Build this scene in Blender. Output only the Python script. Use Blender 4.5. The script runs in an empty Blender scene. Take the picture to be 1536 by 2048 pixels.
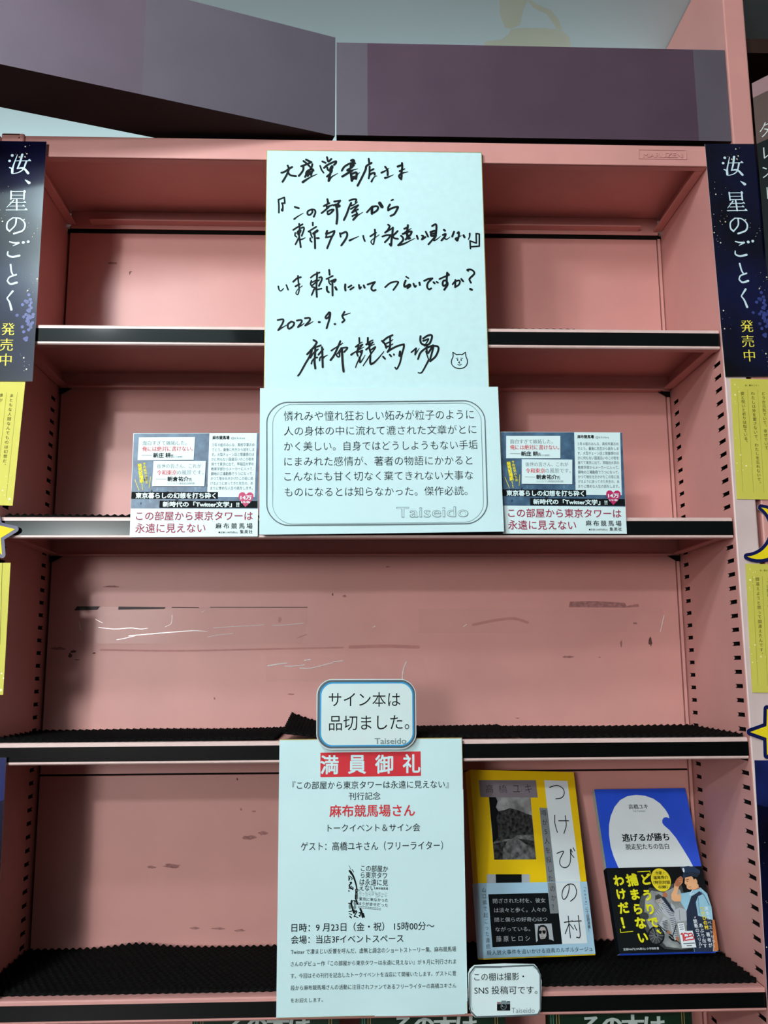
import bpy, bmesh, math, random
from mathutils import Vector, Matrix

# ------------------------------------------------------------------ camera, world, lights, exposure
SC = bpy.context.scene
COL = SC.collection
SC.view_settings.view_transform = 'Standard'
SC.view_settings.look = 'None'
SC.view_settings.gamma = 1.0
SC.view_settings.use_curve_mapping = False
SC.view_settings.exposure = 0.0

FPX = 1850.0                                   # focal length in pixels of the 1536x2048 frame
CAM = Vector((-0.01116, -0.94, 1.5))
RT = Vector((0.99930948, -0.03675187, -0.00546439))
UP = Vector((-0.00086039, -0.16991576, 0.98545822))
FW = Vector((0.03714592, 0.98477304, 0.16983006))
cam_data = bpy.data.cameras.new('camera')
cam_data.sensor_width = 36.0
cam_data.sensor_fit = 'AUTO'
cam_data.lens = FPX / 2048.0 * 36.0
cam_data.clip_start = 0.02
cam = bpy.data.objects.new('camera', cam_data)
COL.objects.link(cam)
cam.matrix_world = Matrix(((RT.x, UP.x, -FW.x, CAM.x), (RT.y, UP.y, -FW.y, CAM.y),
                           (RT.z, UP.z, -FW.z, CAM.z), (0, 0, 0, 1)))
SC.camera = cam

world = bpy.data.worlds.new('shop_ambient')
SC.world = world
world.use_nodes = True
world.node_tree.nodes['Background'].inputs[0].default_value = (0.75, 0.9, 1.0, 1)
world.node_tree.nodes['Background'].inputs[1].default_value = 0.015

CEIL = 2.335
def lamp(name, loc, power, size, color=(0.93, 0.98, 1.0)):
    d = bpy.data.lights.new(name, 'POINT')
    d.energy = power
    d.shadow_soft_size = size
    d.color = color
    o = bpy.data.objects.new(name, d)
    o.location = loc
    COL.objects.link(o)
    return o
lamp('ceiling_lamp', (-1.0, -2.55, CEIL - 0.04), 70, 0.05)          # far row, frontal
lamp('ceiling_lamp', (-0.46, -0.68, CEIL - 0.04), 13.5, 0.045)         # near row, above the camera
lamp('ceiling_lamp', (-0.55, -0.97, CEIL - 0.04), 11.5, 0.045)
lamp('front_fill_lamp', (-1.7, -5.2, 1.90), 345, 0.45, (1.0, 0.95, 0.92))   # added fill light from the far front left, no known lamp there
la = bpy.data.lights.new('ceiling_fill', 'AREA')                       # added unseen light that brightens the ceiling behind the header boards
la.shape = 'RECTANGLE'; la.size = 3.2; la.size_y = 0.08; la.energy = 11; la.color = (0.88, 0.99, 1.0)
lq = bpy.data.objects.new('ceiling_fill', la); lq.location = (0.6, 0.55, 1.90); lq.rotation_euler = (math.radians(180 - 25), 0, 0); COL.objects.link(lq)
ld = bpy.data.lights.new('luminous_ceiling_panel', 'AREA')           # lit diffuser panel over the left of the aisle
ld.shape = 'RECTANGLE'; ld.size = 1.4; ld.size_y = 4.1; ld.energy = 10; ld.color = (0.74, 1.0, 1.0)
lo_ = bpy.data.objects.new('luminous_ceiling_panel', ld); lo_.location = (-1.0, -2.95, CEIL - 0.01); COL.objects.link(lo_)

# ------------------------------------------------------------------ helpers: rays through the picture onto planes
def ray(px, py):
    return FW + RT * ((px - 768) / FPX) - UP * ((py - 1024) / FPX)
def PY(px, py, y):
    r = ray(px, py); return CAM + r * ((y - CAM.y) / r.y)
def PX(px, py, x):
    r = ray(px, py); return CAM + r * ((x - CAM.x) / r.x)
def PZ(px, py, z):
    r = ray(px, py); return CAM + r * ((z - CAM.z) / r.z)

# ------------------------------------------------------------------ materials
MATS = {}
def srgb(r, g, b):
    f = lambda c: (c / 255 / 12.92) if c / 255 <= 0.04045 else ((c / 255 + 0.055) / 1.055) ** 2.4
    return (f(r), f(g), f(b))
def mat(name, color, rough=0.5, spec=0.5, noise=0.0, nscale=40.0, bump=0.0, metallic=0.0, bscale=None, color2=None, coat=0.0):
    if name in MATS:
        return MATS[name]
    m = bpy.data.materials.new(name)
    m.use_nodes = True
    nt = m.node_tree
    b = nt.nodes['Principled BSDF']
    b.inputs['Base Color'].default_value = (*color, 1)
    b.inputs['Roughness'].default_value = rough
    b.inputs['Specular IOR Level'].default_value = spec
    b.inputs['Metallic'].default_value = metallic
    b.inputs['Coat Weight'].default_value = coat
    b.inputs['Coat Roughness'].default_value = 0.09
    if noise or bump or color2:
        tc = nt.nodes.new('ShaderNodeTexCoord')
        n = nt.nodes.new('ShaderNodeTexNoise')
        n.inputs['Scale'].default_value = nscale
        n.inputs['Detail'].default_value = 5
        nt.links.new(tc.outputs['Object'], n.inputs['Vector'])
        if noise or color2:
            cr = nt.nodes.new('ShaderNodeValToRGB')
            c2 = color2 if color2 else tuple(c * (1 - noise) for c in color)
            cr.color_ramp.elements[0].position = 0.35
            cr.color_ramp.elements[1].position = 0.65
            cr.color_ramp.elements[0].color = (*c2, 1)
            cr.color_ramp.elements[1].color = (*color, 1)
            nt.links.new(n.outputs['Fac'], cr.inputs['Fac'])
            nt.links.new(cr.outputs['Color'], b.inputs['Base Color'])
        if bump:
            n2 = nt.nodes.new('ShaderNodeTexNoise')
            n2.inputs['Scale'].default_value = bscale or nscale * 4
            nt.links.new(tc.outputs['Object'], n2.inputs['Vector'])
            bp = nt.nodes.new('ShaderNodeBump')
            bp.inputs['Strength'].default_value = bump
            bp.inputs['Distance'].default_value = 0.001
            nt.links.new(n2.outputs['Fac'], bp.inputs['Height'])
            nt.links.new(bp.outputs['Normal'], b.inputs['Normal'])
    MATS[name] = m
    return m

PINK = mat('pink_enamel_steel', (0.64, 0.305, 0.275), 0.42, 0.4, noise=0.10, nscale=9, bump=0.03, bscale=300)
BLACKGAP = mat('black_gap', (0.006, 0.005, 0.005), 0.8, 0.1)
STRIP = mat('black_label_plastic', (0.002, 0.003, 0.003), 0.06, 0.5, noise=0.2, nscale=30)
MATBLACK = mat('black_foam_mat', (0.003, 0.003, 0.003), 0.8, 0.08, noise=0.3, nscale=200)
PAPER = mat('white_paper', (0.60, 0.82, 0.84), 0.7, 0.2, noise=0.03, nscale=14, bump=0.05, bscale=500)
BOARDW = mat('white_shikishi_paper', (0.56, 0.80, 0.82), 0.7, 0.2, noise=0.04, nscale=120, bump=0.06, bscale=600)
GOLD = mat('gold_paper_edge', (0.50, 0.40, 0.14), 0.35, 0.5, noise=0.2, nscale=60, metallic=0.4)
KRAFT = mat('brown_board_edge', (0.30, 0.20, 0.10), 0.8, 0.2, noise=0.2, nscale=60)
INK = mat('black_ink', (0.004, 0.006, 0.007), 0.65, 0.12, noise=0.1, nscale=50)
MARKER = mat('black_marker_ink', (0.004, 0.008, 0.010), 0.6, 0.15, noise=0.25, nscale=300)
GREYINK = mat('grey_ink', srgb(120, 140, 142), 0.6, 0.2, noise=0.05)
DARKGREY = mat('dark_grey_ink', srgb(92, 104, 108), 0.6, 0.2, noise=0.05)
TEXTGREY = mat('soft_grey_ink', srgb(95, 112, 118), 0.6, 0.2, noise=0.05)
REDINK = mat('red_ink', srgb(205, 48, 58), 0.6, 0.2, noise=0.05)
MAROON = mat('maroon_ink', srgb(158, 38, 72), 0.5, 0.3, noise=0.05)
BLUELINE = mat('sky_blue_ink', srgb(40, 150, 205), 0.5, 0.3, noise=0.05)
CELLW = mat('white_card', (0.72, 0.88, 0.89), 0.35, 0.4, noise=0.02, nscale=20)
YELLOWINK = mat('yellow_ink', srgb(250, 235, 25), 0.5, 0.3, noise=0.05)
GOLDINK = mat('gold_yellow_ink', srgb(235, 222, 80), 0.5, 0.3, noise=0.05)
PALEINK = mat('pale_blue_ink', srgb(205, 232, 240), 0.5, 0.3, noise=0.03)

# ------------------------------------------------------------------ object helpers
def link(name, me, mats, parent=None):
    o = bpy.data.objects.new(name, me)
    for m in mats:
        me.materials.append(m)
    COL.objects.link(o)
    if parent:
        o.parent = parent
    return o
def tag(o, label, cat, group=None, kind=None):
    if label: o['label'] = label
    if cat: o['category'] = cat
    if group: o['group'] = group
    if kind: o['kind'] = kind
    return o
def empty(name, loc, label, cat, group=None):
    o = bpy.data.objects.new(name, None)
    o.empty_display_size = 0.03
    o.location = loc
    COL.objects.link(o)
    bpy.context.view_layer.update()
    return tag(o, label, cat, group)
def adopt(child, parent):
    child.parent = parent
    child.matrix_parent_inverse = Matrix.Translation(-parent.location)
def sub(child, part):
    """a piece of a part; parts are built in world coordinates"""
    basis = child.matrix_basis.copy()
    child.parent = part; child.matrix_parent_inverse = Matrix.Identity(4); child.matrix_basis = basis
class MB:
    def __init__(s):
        s.bm = bmesh.new()
    def box(s, x0, x1, y0, y1, z0, z1, mi=0):
        vs = [s.bm.verts.new((x, y, z)) for x in (x0, x1) for y in (y0, y1) for z in (z0, z1)]
        for f in ((0, 1, 3, 2), (4, 6, 7, 5), (0, 4, 5, 1), (2, 3, 7, 6), (0, 2, 6, 4), (1, 5, 7, 3)):
            fc = s.bm.faces.new([vs[i] for i in f]); fc.material_index = mi
    def quad(s, pts, mi=0):
        f = s.bm.faces.new([s.bm.verts.new(p) for p in pts]); f.material_index = mi; return f
    def prism(s, pts, d, mi=0, mside=None, special=None):
        """closed solid: polygon pts (3D) swept by vector d"""
        a = [s.bm.verts.new(p) for p in pts]; b = [s.bm.verts.new(Vector(p) + Vector(d)) for p in pts]
        s.bm.faces.new(a).material_index = mi
        s.bm.faces.new(b[::-1]).material_index = mi if mside is None else mside
        n = len(a)
        for i in range(n):
            f = s.bm.faces.new([a[i], b[i], b[(i + 1) % n], a[(i + 1) % n]]); f.material_index = mi if mside is None else mside
            if special and i in special: f.material_index = special[i]
    def build(s, name, mats, parent=None, smooth=False, bevel=0):
        me = bpy.data.meshes.new(name)
        bmesh.ops.recalc_face_normals(s.bm, faces=s.bm.faces[:])
        s.bm.to_mesh(me); s.bm.free()
        o = link(name, me, mats)
        if parent: adopt(o, parent)
        if smooth:
            for p in me.polygons: p.use_smooth = True
        if bevel:
            md = o.modifiers.new('bevel', 'BEVEL'); md.width = bevel; md.segments = 2; md.limit_method = 'ANGLE'
        return o

# ------------------------------------------------------------------ text outlines
_font_cache = {}
_tc = bpy.data.curves.new('lettering', 'FONT')
_tc.resolution_u = 3
_to = bpy.data.objects.new('lettering', _tc)
COL.objects.link(_to)
def glyphs(s, off=0.0):
    k = (s, off)
    if k not in _font_cache:
        _tc.body = s; _tc.offset = off
        dg = bpy.context.evaluated_depsgraph_get(); dg.update()
        me = bpy.data.meshes.new_from_object(_to.evaluated_get(dg), depsgraph=dg)
        _font_cache[k] = ([(v.co.x, v.co.y) for v in me.vertices], [tuple(p.vertices) for p in me.polygons])
        bpy.data.meshes.remove(me)
    return _font_cache[k]

def fatten(bold, smear):
    """shifts of the glyph that together give it a heavier weight, or heavier uprights only"""
    b = max(0.0, bold)
    if b >= 0.018:
        r = [(b * math.cos(k * math.pi / 4), b * math.sin(k * math.pi / 4)) for k in range(8)] + [(0, 0)]
    elif b > 0:
        r = [(b, b), (-b, b), (b, -b), (-b, -b)]
    else:
        r = [(0, 0)]
    if smear:
        r = [(x + d, y) for x, y in r for d in (-smear, 0, smear)]
    return r
LAY = 0.00009
def catmull(pts, n=6):
    if len(pts) < 3:
        return pts
    out = []
    P = [2 * pts[0] - pts[1]] + pts + [2 * pts[-1] - pts[-2]]
    for i in range(1, len(P) - 2):
        a, b, c, d = P[i - 1], P[i], P[i + 1], P[i + 2]
        for j in range(n):
            t = j / n
            out.append(0.5 * ((2 * b) + (c - a) * t + (2 * a - 5 * b + 4 * c - d) * t * t + (3 * b - a - 3 * c + d) * t ** 3))
    out.append(pts[-1])
    return out

class Sheet:
    """A flat printed thing on the plane through o with axes U (right), V (up), N (to the viewer). Prints go into its own mesh."""
    def __init__(s, o, U, V, w=0, h=0):
        s.o, s.U, s.V = Vector(o), Vector(U).normalized(), Vector(V).normalized()
        s.N = s.U.cross(s.V).normalized(); s.w, s.h = w, h
        s.bm = bmesh.new(); s.mats = []; s.t = (0, 0, 1); s.bend = None; s.k = 0
    @classmethod
    def on_y(cls, corners, y):
        p = [PY(a, b, y) for a, b in corners]
        o = sum(p, Vector()) / 4
        U = ((p[1] - p[0]) + (p[2] - p[3])).normalized()
        V = Vector((-U.z, 0, U.x))
        w = ((p[1] - p[0]).dot(U) + (p[2] - p[3]).dot(U)) / 2
        h = ((p[0] - p[3]).dot(V) + (p[1] - p[2]).dot(V)) / 2
        return cls(o, U, V, w, h)
    def z(s, ox, oy, sc):
        s.t = (ox, oy, sc)
    def L(s, x, y):
        ox, oy, sc = s.t
        r = ray(ox + sc * x, oy + sc * y)
        p = CAM + r * ((s.o - CAM).dot(s.N) / r.dot(s.N)) - s.o
        return Vector((p.dot(s.U), p.dot(s.V)))
    def mi(s, m):
        if m not in s.mats: s.mats.append(m)
        return s.mats.index(m)
    def _v(s, p, lay):
        return s.bm.verts.new((p[0], p[1], lay * LAY + (s.k % 32) * 2e-6))
    def polyL(s, pts, m, lay):
        s.k += 1
        f = s.bm.faces.new([s._v(p, lay) for p in pts]); f.material_index = s.mi(m)
        if f.normal.length == 0: f.normal_update()
        if f.normal.z < 0: f.normal_flip()
        return f
    def poly(s, pts, m, lay=2):
        return s.polyL([s.L(*p) for p in pts], m, lay)
    def rect(s, x0, y0, x1, y1, m, lay=2, dy=0):
        s.poly([(x0, y0), (x1, y0 + dy), (x1, y1 + dy), (x0, y1)], m, lay)
    def base(s, m, side, thick, outline=None, nx=1, ny=1):
        """the sheet itself: front, edge and back"""
        if outline is None:
            a, b = s.w / 2, s.h / 2
            xs = [-a + 2 * a * i / nx for i in range(nx + 1)]; ys = [-b + 2 * b * j / ny for j in range(ny + 1)]
            for lvl, mm, flip in ((0, m, False), (-thick, side, True)):
                g = [[s.bm.verts.new((x, y, lvl)) for x in xs] for y in ys]
                for j in range(ny):
                    for i in range(nx):
                        q = [g[j][i], g[j][i + 1], g[j + 1][i + 1], g[j + 1][i]]
                        s.bm.faces.new(q[::-1] if flip else q).material_index = s.mi(mm)
            ring = [(x, -b) for x in xs] + [(a, y) for y in ys[1:]] + [(x, b) for x in xs[::-1][1:]] + [(-a, y) for y in ys[::-1][1:-1]]
        else:
            ring = outline
            s.polyL(ring, m, 0)
            f = s.bm.faces.new([s.bm.verts.new((p[0], p[1], -thick)) for p in ring]); f.material_index = s.mi(side)
            f.normal_update()
            if f.normal.z > 0: f.normal_flip()
        n = len(ring)
        for i in range(n):
            p, q = ring[i], ring[(i + 1) % n]
            f = s.bm.faces.new([s.bm.verts.new((p[0], p[1], -thick)), s.bm.verts.new((q[0], q[1], -thick)),
                                s.bm.verts.new((q[0], q[1], 0)), s.bm.verts.new((p[0], p[1], 0))]); f.material_index = s.mi(side)
    def rr(s, corners, r, seg=8):
        """rounded quadrilateral outline (local coordinates) from 4 picture corners and a radius in the same units"""
        c = [s.L(*p) for p in corners]; r = r * s.unit(corners[0]); out = []
        for i in range(4):
            p, a, b = c[i], c[i - 1], c[(i + 1) % 4]
            pa, pb = p + (a - p).normalized() * r, p + (b - p).normalized() * r
            for k in range(seg + 1):
                t = k / seg
                w0, w1, w2 = (1 - t) ** 2, 1.2 * t * (1 - t), t * t
                out.append((pa * w0 + p * w1 + pb * w2) / (w0 + w1 + w2))
        return out
    def unit(s, p):
        return ((s.L(p[0] + 10, p[1]) - s.L(*p)).length + (s.L(p[0], p[1] + 10) - s.L(*p)).length) / 20
    def lineL(s, pts, w, m, lay=3, w2=None, closed=False):
        """stroke with round ends along local points; width in metres, optionally running from w to w2"""
        k = s.mi(m); n = len(pts)
        if w2 is None: w2 = w
        if closed: pts = pts + [pts[0]]; n += 1
        for i, p in enumerate(pts):
            r = (w + (w2 - w) * i / max(1, n - 1)) / 2
            s.k += 1
            if not closed:
                vs = [s._v((p.x + r * math.cos(a * math.pi / 5), p.y + r * math.sin(a * math.pi / 5)), lay) for a in range(10)]
                s.bm.faces.new(vs).material_index = k
            if i + 1 < n:
                q = pts[i + 1]; d = q - p
                if d.length < 1e-9: continue
                s.k += 1
                r2 = (w + (w2 - w) * (i + 1) / max(1, n - 1)) / 2
                e = Vector((-d.y, d.x)).normalized()
                s.bm.faces.new([s._v(p - e * r, lay), s._v(q - e * r2, lay), s._v(q + e * r2, lay), s._v(p + e * r, lay)]).material_index = k
    def stroke(s, pts, w, m, lay=3, w2=None, smooth=True, closed=False):
        u = s.unit(pts[0]); P = [s.L(*p) for p in pts]
        if smooth and len(P) > 2 and not closed: P = catmull(P)
        s.lineL(P, w * u, m, lay, None if w2 is None else w2 * u, closed)
    def strokes(s, spec, m, w=44, lay=3):
        """'x,y x,y;w30 x,y ...' one stroke per ';', wA-B runs from width A to width B"""
        for part in spec.replace('\n', ' ').split(';'):
            tok = part.split()
            if not tok: continue
            a = w; b = None
            if tok[0][0] == 'w':
                q = tok[0][1:].split('-'); a = float(q[0]); b = float(q[1]) if len(q) > 1 else None
                tok = tok[1:]
            pts = [tuple(float(v) for v in t.split(',')) for t in tok]
            if len(pts) == 1: pts = [pts[0], (pts[0][0] + 1, pts[0][1])]
            s.stroke(pts, a, m, lay, b)
    def disc(s, x, y, r, m, lay=3, ry=None, n=20):
        c = s.L(x, y); u = s.unit((x, y)); ry = r if ry is None else ry
        s.polyL([(c.x + r * u * math.cos(2 * math.pi * i / n), c.y + ry * u * math.sin(2 * math.pi * i / n)) for i in range(n)], m, lay)
    def _put(s, g, f, m, lay):
        s.k += 1
        k = s.mi(m); vs = [s._v(f(x, y), lay) for x, y in g[0]]
        for p in g[1]:
            try:
                fc = s.bm.faces.new([vs[i] for i in p])
            except ValueError:
                continue
            fc.material_index = k; fc.normal_update()
            if fc.normal.z < 0: fc.normal_flip()
    def text(s, txt, x0, y0, x1, y1, m, dy=0, bold=0.0, smear=0.0, lay=4):
        """a line of print filling the picture box x0..x1, y0..y1 (its right end dy lower)"""
        g = glyphs(txt, min(bold, 0.0))
        gx0 = min(p[0] for p in g[0]); gx1 = max(p[0] for p in g[0]); gy0 = min(p[1] for p in g[0]); gy1 = max(p[1] for p in g[0])
        tl, tr, bl = s.L(x0, y0), s.L(x1, y0 + dy), s.L(x0, y1)
        X = (tr - tl); ex = X.normalized(); ey = Vector((-ex.y, ex.x)); H = (tl - bl).dot(ey); o = tl - ey * H
        for sx, sy in fatten(bold, smear):
            s._put(g, lambda x, y: o + X * ((x - gx0 + sx) / (gx1 - gx0)) + ey * (H * (y - gy0 + sy) / (gy1 - gy0)), m, lay)
    def char(s, ch, cx, cy, size, m, bold=0.0, smear=0.0, lay=4, up=None, narrow=1.0, rot=False):
        """one glyph with its em box centred on cx, cy; up = direction of the text column"""
        g = glyphs(ch, min(bold, 0.0)); c = s.L(cx, cy); u = s.unit((cx, cy)) * size
        ey = up or Vector((0, 1)); ex = Vector((ey.y, -ey.x))
        if rot: ex, ey = -ey, ex
        ox = 0.5 if ord(ch) > 255 else (min(p[0] for p in g[0]) + max(p[0] for p in g[0])) / 2
        sx = sy = 0
        if ch in '、。': sx, sy = 0.55, 0.55
        for bx, by in fatten(bold, smear):
            s._put(g, lambda x, y: c + ex * ((x - ox + bx + sx) * u * narrow) + ey * ((y - 0.37 + by + sy) * u), m, lay)
    def column(s, txt, x0, y0, x1, y1, size, m, bold=0.0, smear=0.0, lay=4, narrow=1.0):
        """vertical writing: first glyph centred at x0,y0 and last at x1,y1"""
        up = (s.L(x0, y0) - s.L(x1, y1)).normalized(); n = max(1, len(txt) - 1)
        for i, ch in enumerate(txt):
            t = i / n
            s.char(ch, x0 + (x1 - x0) * t, y0 + (y1 - y0) * t, size, m, bold, smear, lay, up, narrow, rot=ch in 'ー「」『』（）')
    def into(s, mb, mats):
        """add this print to a solid's mesh (world coordinates)"""
        vm = {}
        for v in s.bm.verts: vm[v] = mb.bm.verts.new(s.o + s.U * v.co.x + s.V * v.co.y + s.N * v.co.z)
        for f in s.bm.faces:
            m = s.mats[f.material_index]
            if m not in mats: mats.append(m)
            mb.bm.faces.new([vm[v] for v in f.verts]).material_index = mats.index(m)
        s.bm.free()
    def build(s, name, parent=None):
        if s.bend:
            for v in s.bm.verts: v.co.z += s.bend(v.co.x, v.co.y)
        me = bpy.data.meshes.new(name)
        s.bm.to_mesh(me); s.bm.free()
        o = link(name, me, s.mats)
        M = Matrix(((s.U.x, s.V.x, s.N.x, s.o.x), (s.U.y, s.V.y, s.N.y, s.o.y), (s.U.z, s.V.z, s.N.z, s.o.z), (0, 0, 0, 1)))
        if parent:
            o.parent = parent
            o.matrix_parent_inverse = parent.matrix_world.inverted()
        o.matrix_world = M
        return o

# ------------------------------------------------------------------ room
Z0 = 1.5
def structure(o):
    o['kind'] = 'structure'; return o
WALLM = mat('dark_wall_paint', (0.10, 0.09, 0.09), 0.8, 0.2, noise=0.05, nscale=5)
CEILM = mat('pale_grey_ceiling', (0.60, 0.76, 0.79), 0.6, 0.3, noise=0.06, nscale=3, bump=0.03, bscale=200)
FLOORM = mat('grey_floor_tile', (0.06, 0.05, 0.05), 0.5, 0.4, noise=0.15, nscale=6)
b = MB(); b.box(-4.2, 4.2, -6.2, 0.65, -0.05, 0.0); structure(b.build('floor', [FLOORM]))
SILHOUETTE = mat('painted_ceiling_silhouette', (0.64, 0.70, 0.56), 0.6, 0.3, noise=0.12, nscale=6)
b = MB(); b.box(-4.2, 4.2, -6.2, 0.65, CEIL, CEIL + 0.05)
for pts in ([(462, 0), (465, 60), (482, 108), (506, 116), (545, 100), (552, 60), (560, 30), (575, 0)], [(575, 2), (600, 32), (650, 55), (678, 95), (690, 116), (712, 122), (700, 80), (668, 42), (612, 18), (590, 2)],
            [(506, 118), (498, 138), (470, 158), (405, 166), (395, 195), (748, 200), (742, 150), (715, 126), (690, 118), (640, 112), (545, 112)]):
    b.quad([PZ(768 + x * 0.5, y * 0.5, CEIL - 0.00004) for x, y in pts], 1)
structure(b.build('ceiling', [CEILM, SILHOUETTE]))
b = MB(); b.box(-4.2, 4.2, 0.60, 0.65, 0, CEIL); structure(b.build('wall_back', [WALLM]))
b = MB(); b.box(-4.2, 4.2, -6.2, -6.15, 0, CEIL); structure(b.build('wall_front', [WALLM]))
b = MB(); b.box(-4.2, -4.15, -6.2, 0.60, 0, CEIL); structure(b.build('wall_left', [WALLM]))
b = MB(); b.box(4.15, 4.2, -6.2, 0.60, 0, CEIL); structure(b.build('wall_right', [WALLM]))

# ------------------------------------------------------------------ the bookcase
XL, XR, D = -0.3657, 0.3893, 0.1612
UW = 0.0245                                   # upright width
ZBT, ZBB = Z0 + 0.5793, Z0 + 0.5549           # top rail
SH = {2: (0.3585, 0.3438), 3: (0.1528, 0.1380), 4: (-0.0712, -0.0852), 5: (-0.3056, -0.3195), 6: (-0.535, -0.549)}
case = empty('bookcase', ((XL + XR) / 2, 0.08, 0), 'pink enamelled steel bookcase with nearly empty shelves and black label strips', 'bookcase')

PALE = mat('pale_enamel', (0.66, 0.52, 0.50), 0.4, 0.4, noise=0.10, nscale=25, bump=0.03, bscale=300)  # paler enamel for the front of the right upright
def side_panel(inner, outer, sgn, front=0):
    """upright with two columns of hook slots cut into its inner face"""
    m = MB()
    ztop = ZBT; YF = -0.0015; YB = D + 0.012
    x = inner
    ys = [YF, 0.0045, 0.0235, 0.1345, 0.1515, YB]
    zs0 = [Z0 + 0.1267 + k * 0.01435 for k in range(-37, 15)]
    def face(y0, y1, z0, z1, xx, mi=0):
        m.quad([(xx, y0, z0), (xx, y1, z0), (xx, y1, z1), (xx, y0, z1)], mi)
    for c in range(5):
        y0, y1 = ys[c], ys[c + 1]
        if c in (1, 3):
            zc = 0.0
            for zz in zs0:
                if c == 3: zz -= 0.0035
                lo, hi = zz - 0.0021, zz + 0.0021
                face(y0, y1, zc, lo, x)
                d = x + sgn * 0.007
                face(y0, y1, lo, hi, d, 1)
                m.quad([(x, y0, lo), (x, y1, lo), (d, y1, lo), (d, y0, lo)], 1)
                m.quad([(x, y0, hi), (x, y1, hi), (d, y1, hi), (d, y0, hi)], 1)
                m.quad([(x, y0, lo), (x, y0, hi), (d, y0, hi), (d, y0, lo)], 1)
                m.quad([(x, y1, lo), (x, y1, hi), (d, y1, hi), (d, y1, lo)], 1)
                # the punched tab left hanging at the back end of each slot
                tb = y1 - 0.0035
                m.quad([(x, y1, lo), (x, tb, lo + 0.0012), (x, tb, hi - 0.001), (x, y1, hi)], 0)
                zc = hi
            face(y0, y1, zc, ztop, x)
        else:
            face(y0, y1, 0.0, ztop, x)
    # front with softly rolled edges, outer side, back, top
    r = 0.0018; o = outer
    prof = [(x, YF), (x + sgn * r * 0.3, YF - r * 0.7), (x + sgn * r, YF - r), (o - sgn * r, YF - r), (o - sgn * r * 0.3, YF - r * 0.7), (o, YF), (o, YB), (x, YB)]
    for i in range(len(prof) - 1):
        (xa, ya), (xb, yb) = prof[i], prof[i + 1]
        m.quad([(xa, ya, 0), (xb, yb, 0), (xb, yb, ztop), (xa, ya, ztop)], front if i in (1, 2, 3) else 0)
    m.quad([(p[0], p[1], ztop) for p in prof]); m.quad([(p[0], p[1], 0) for p in prof])
    return m.build('side_panel', [PINK, BLACKGAP, PALE], case)
side_panel(XL, XL - UW, -1)
side_panel(XR, XR + UW, 1, 2)

# back panel: enamelled sheets with real seams between them, plus scuffs and grime on the enamel
GRIME = mat('grey_grime', srgb(170, 118, 115), 0.6, 0.2, noise=0.35, nscale=300)
GRIME2 = mat('dark_grime', srgb(104, 68, 68), 0.6, 0.2, noise=0.35, nscale=300)
FAINT = mat('faint_adhesive_trace', srgb(192, 130, 126), 0.5, 0.3, noise=0.12, nscale=120)
def zb(px, py): return PY(px, py, D).z
seams = [zb(700, 1108), zb(700, 1545), zb(1300, 784)]
b = MB()
cuts = sorted([(seams[0], 0.0006), (seams[1], 0.0022), (seams[2], 0.0006)])
lo = 0.02
for zc, g in cuts + [(ZBT - 0.03, 0)]:
    b.box(XL + 0.003, XR - 0.0062, D, D + 0.006, lo, zc - g / 2); lo = zc + g / 2
b.box(XR - 0.0048, XR - 0.0014, D - 0.001, D + 0.005, 0.02, ZBT - 0.03)
b.box(XL, XR, D + 0.008, D + 0.011, 0.02, ZBT - 0.02, 1)
backmesh = b

scuff = Sheet((0, D, Z0), (1, 0, 0), (0, 0, 1))
def blot(cx, cy, rx, ry, m, seed):
    rnd = random.Random(seed); n = 14
    scuff.poly([(cx + rx * math.cos(2 * math.pi * i / n) * rnd.uniform(.55, 1.1), cy + ry * math.sin(2 * math.pi * i / n) * rnd.uniform(.5, 1.2)) for i in range(n)], m, 2)
scuff.z(700, 1080, 700 / 1536)
scuff.poly([(960, 295), (965, 270), (1080, 268), (1205, 276), (1215, 290), (1265, 280), (1268, 293), (1210, 297)], GRIME, 2)
for a in ((1318, 445, 10, 24, GRIME2, 1), (1190, 455, 5, 20, GRIME, 2), (960, 513, 30, 6, GRIME, 3), (1095, 515, 8, 3, GRIME, 4), (1250, 365, 12, 5, GRIME, 5), (165, 118, 10, 3, GRIME, 6), (735, 782, 12, 2, GRIME2, 7)):
    blot(*a)
scuff.stroke([(0, 470), (150, 466), (300, 470)], 14, FAINT, 1)
scuff.stroke([(540, 372), (640, 352), (720, 345), (780, 362)], 12, FAINT, 1)
scuff.z(80, 1170, 620 / 1536)
for a in ((165, 330, 22, 8, GRIME2, 8), (150, 350, 12, 14, GRIME2, 9), (268, 338, 9, 4, GRIME2, 10), (185, 370, 14, 3, GRIME2, 11), (1188, 170, 12, 16, FAINT, 12), (1450, 48, 5, 8, GRIME2, 13), (1510, 55, 14, 6, GRIME, 14), (865, 562, 5, 8, GRIME, 15), (1245, 541, 20, 4, GRIME, 16), (90, 315, 40, 9, GRIME, 17), (360, 8, 50, 5, GRIME, 18)):
    blot(*a)
scuff.stroke([(300, 322), (700, 326), (1100, 318), (1500, 310)], 8, FAINT, 1)
scuff.stroke([(1275, 262), (1322, 245)], 3, GRIME, 2)
scuff.z(0, 1400, 600 / 1536)
for a in ((775, 855, 26, 8, GRIME, 20), (880, 850, 50, 14, GRIME, 21), (1275, 705, 38, 14, GRIME, 22), (1345, 682, 28, 12, GRIME, 23), (1000, 1168, 28, 7, GRIME, 24), (1120, 1170, 40, 6, GRIME, 25), (1230, 1180, 30, 7, GRIME, 26), (1300, 570, 12, 5, GRIME, 27), (1235, 560, 8, 8, GRIME, 28), (1215, 405, 4, 8, GRIME2, 29)):
    blot(*a)
scuff.z(100, 430, 440 / 1536)
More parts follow.
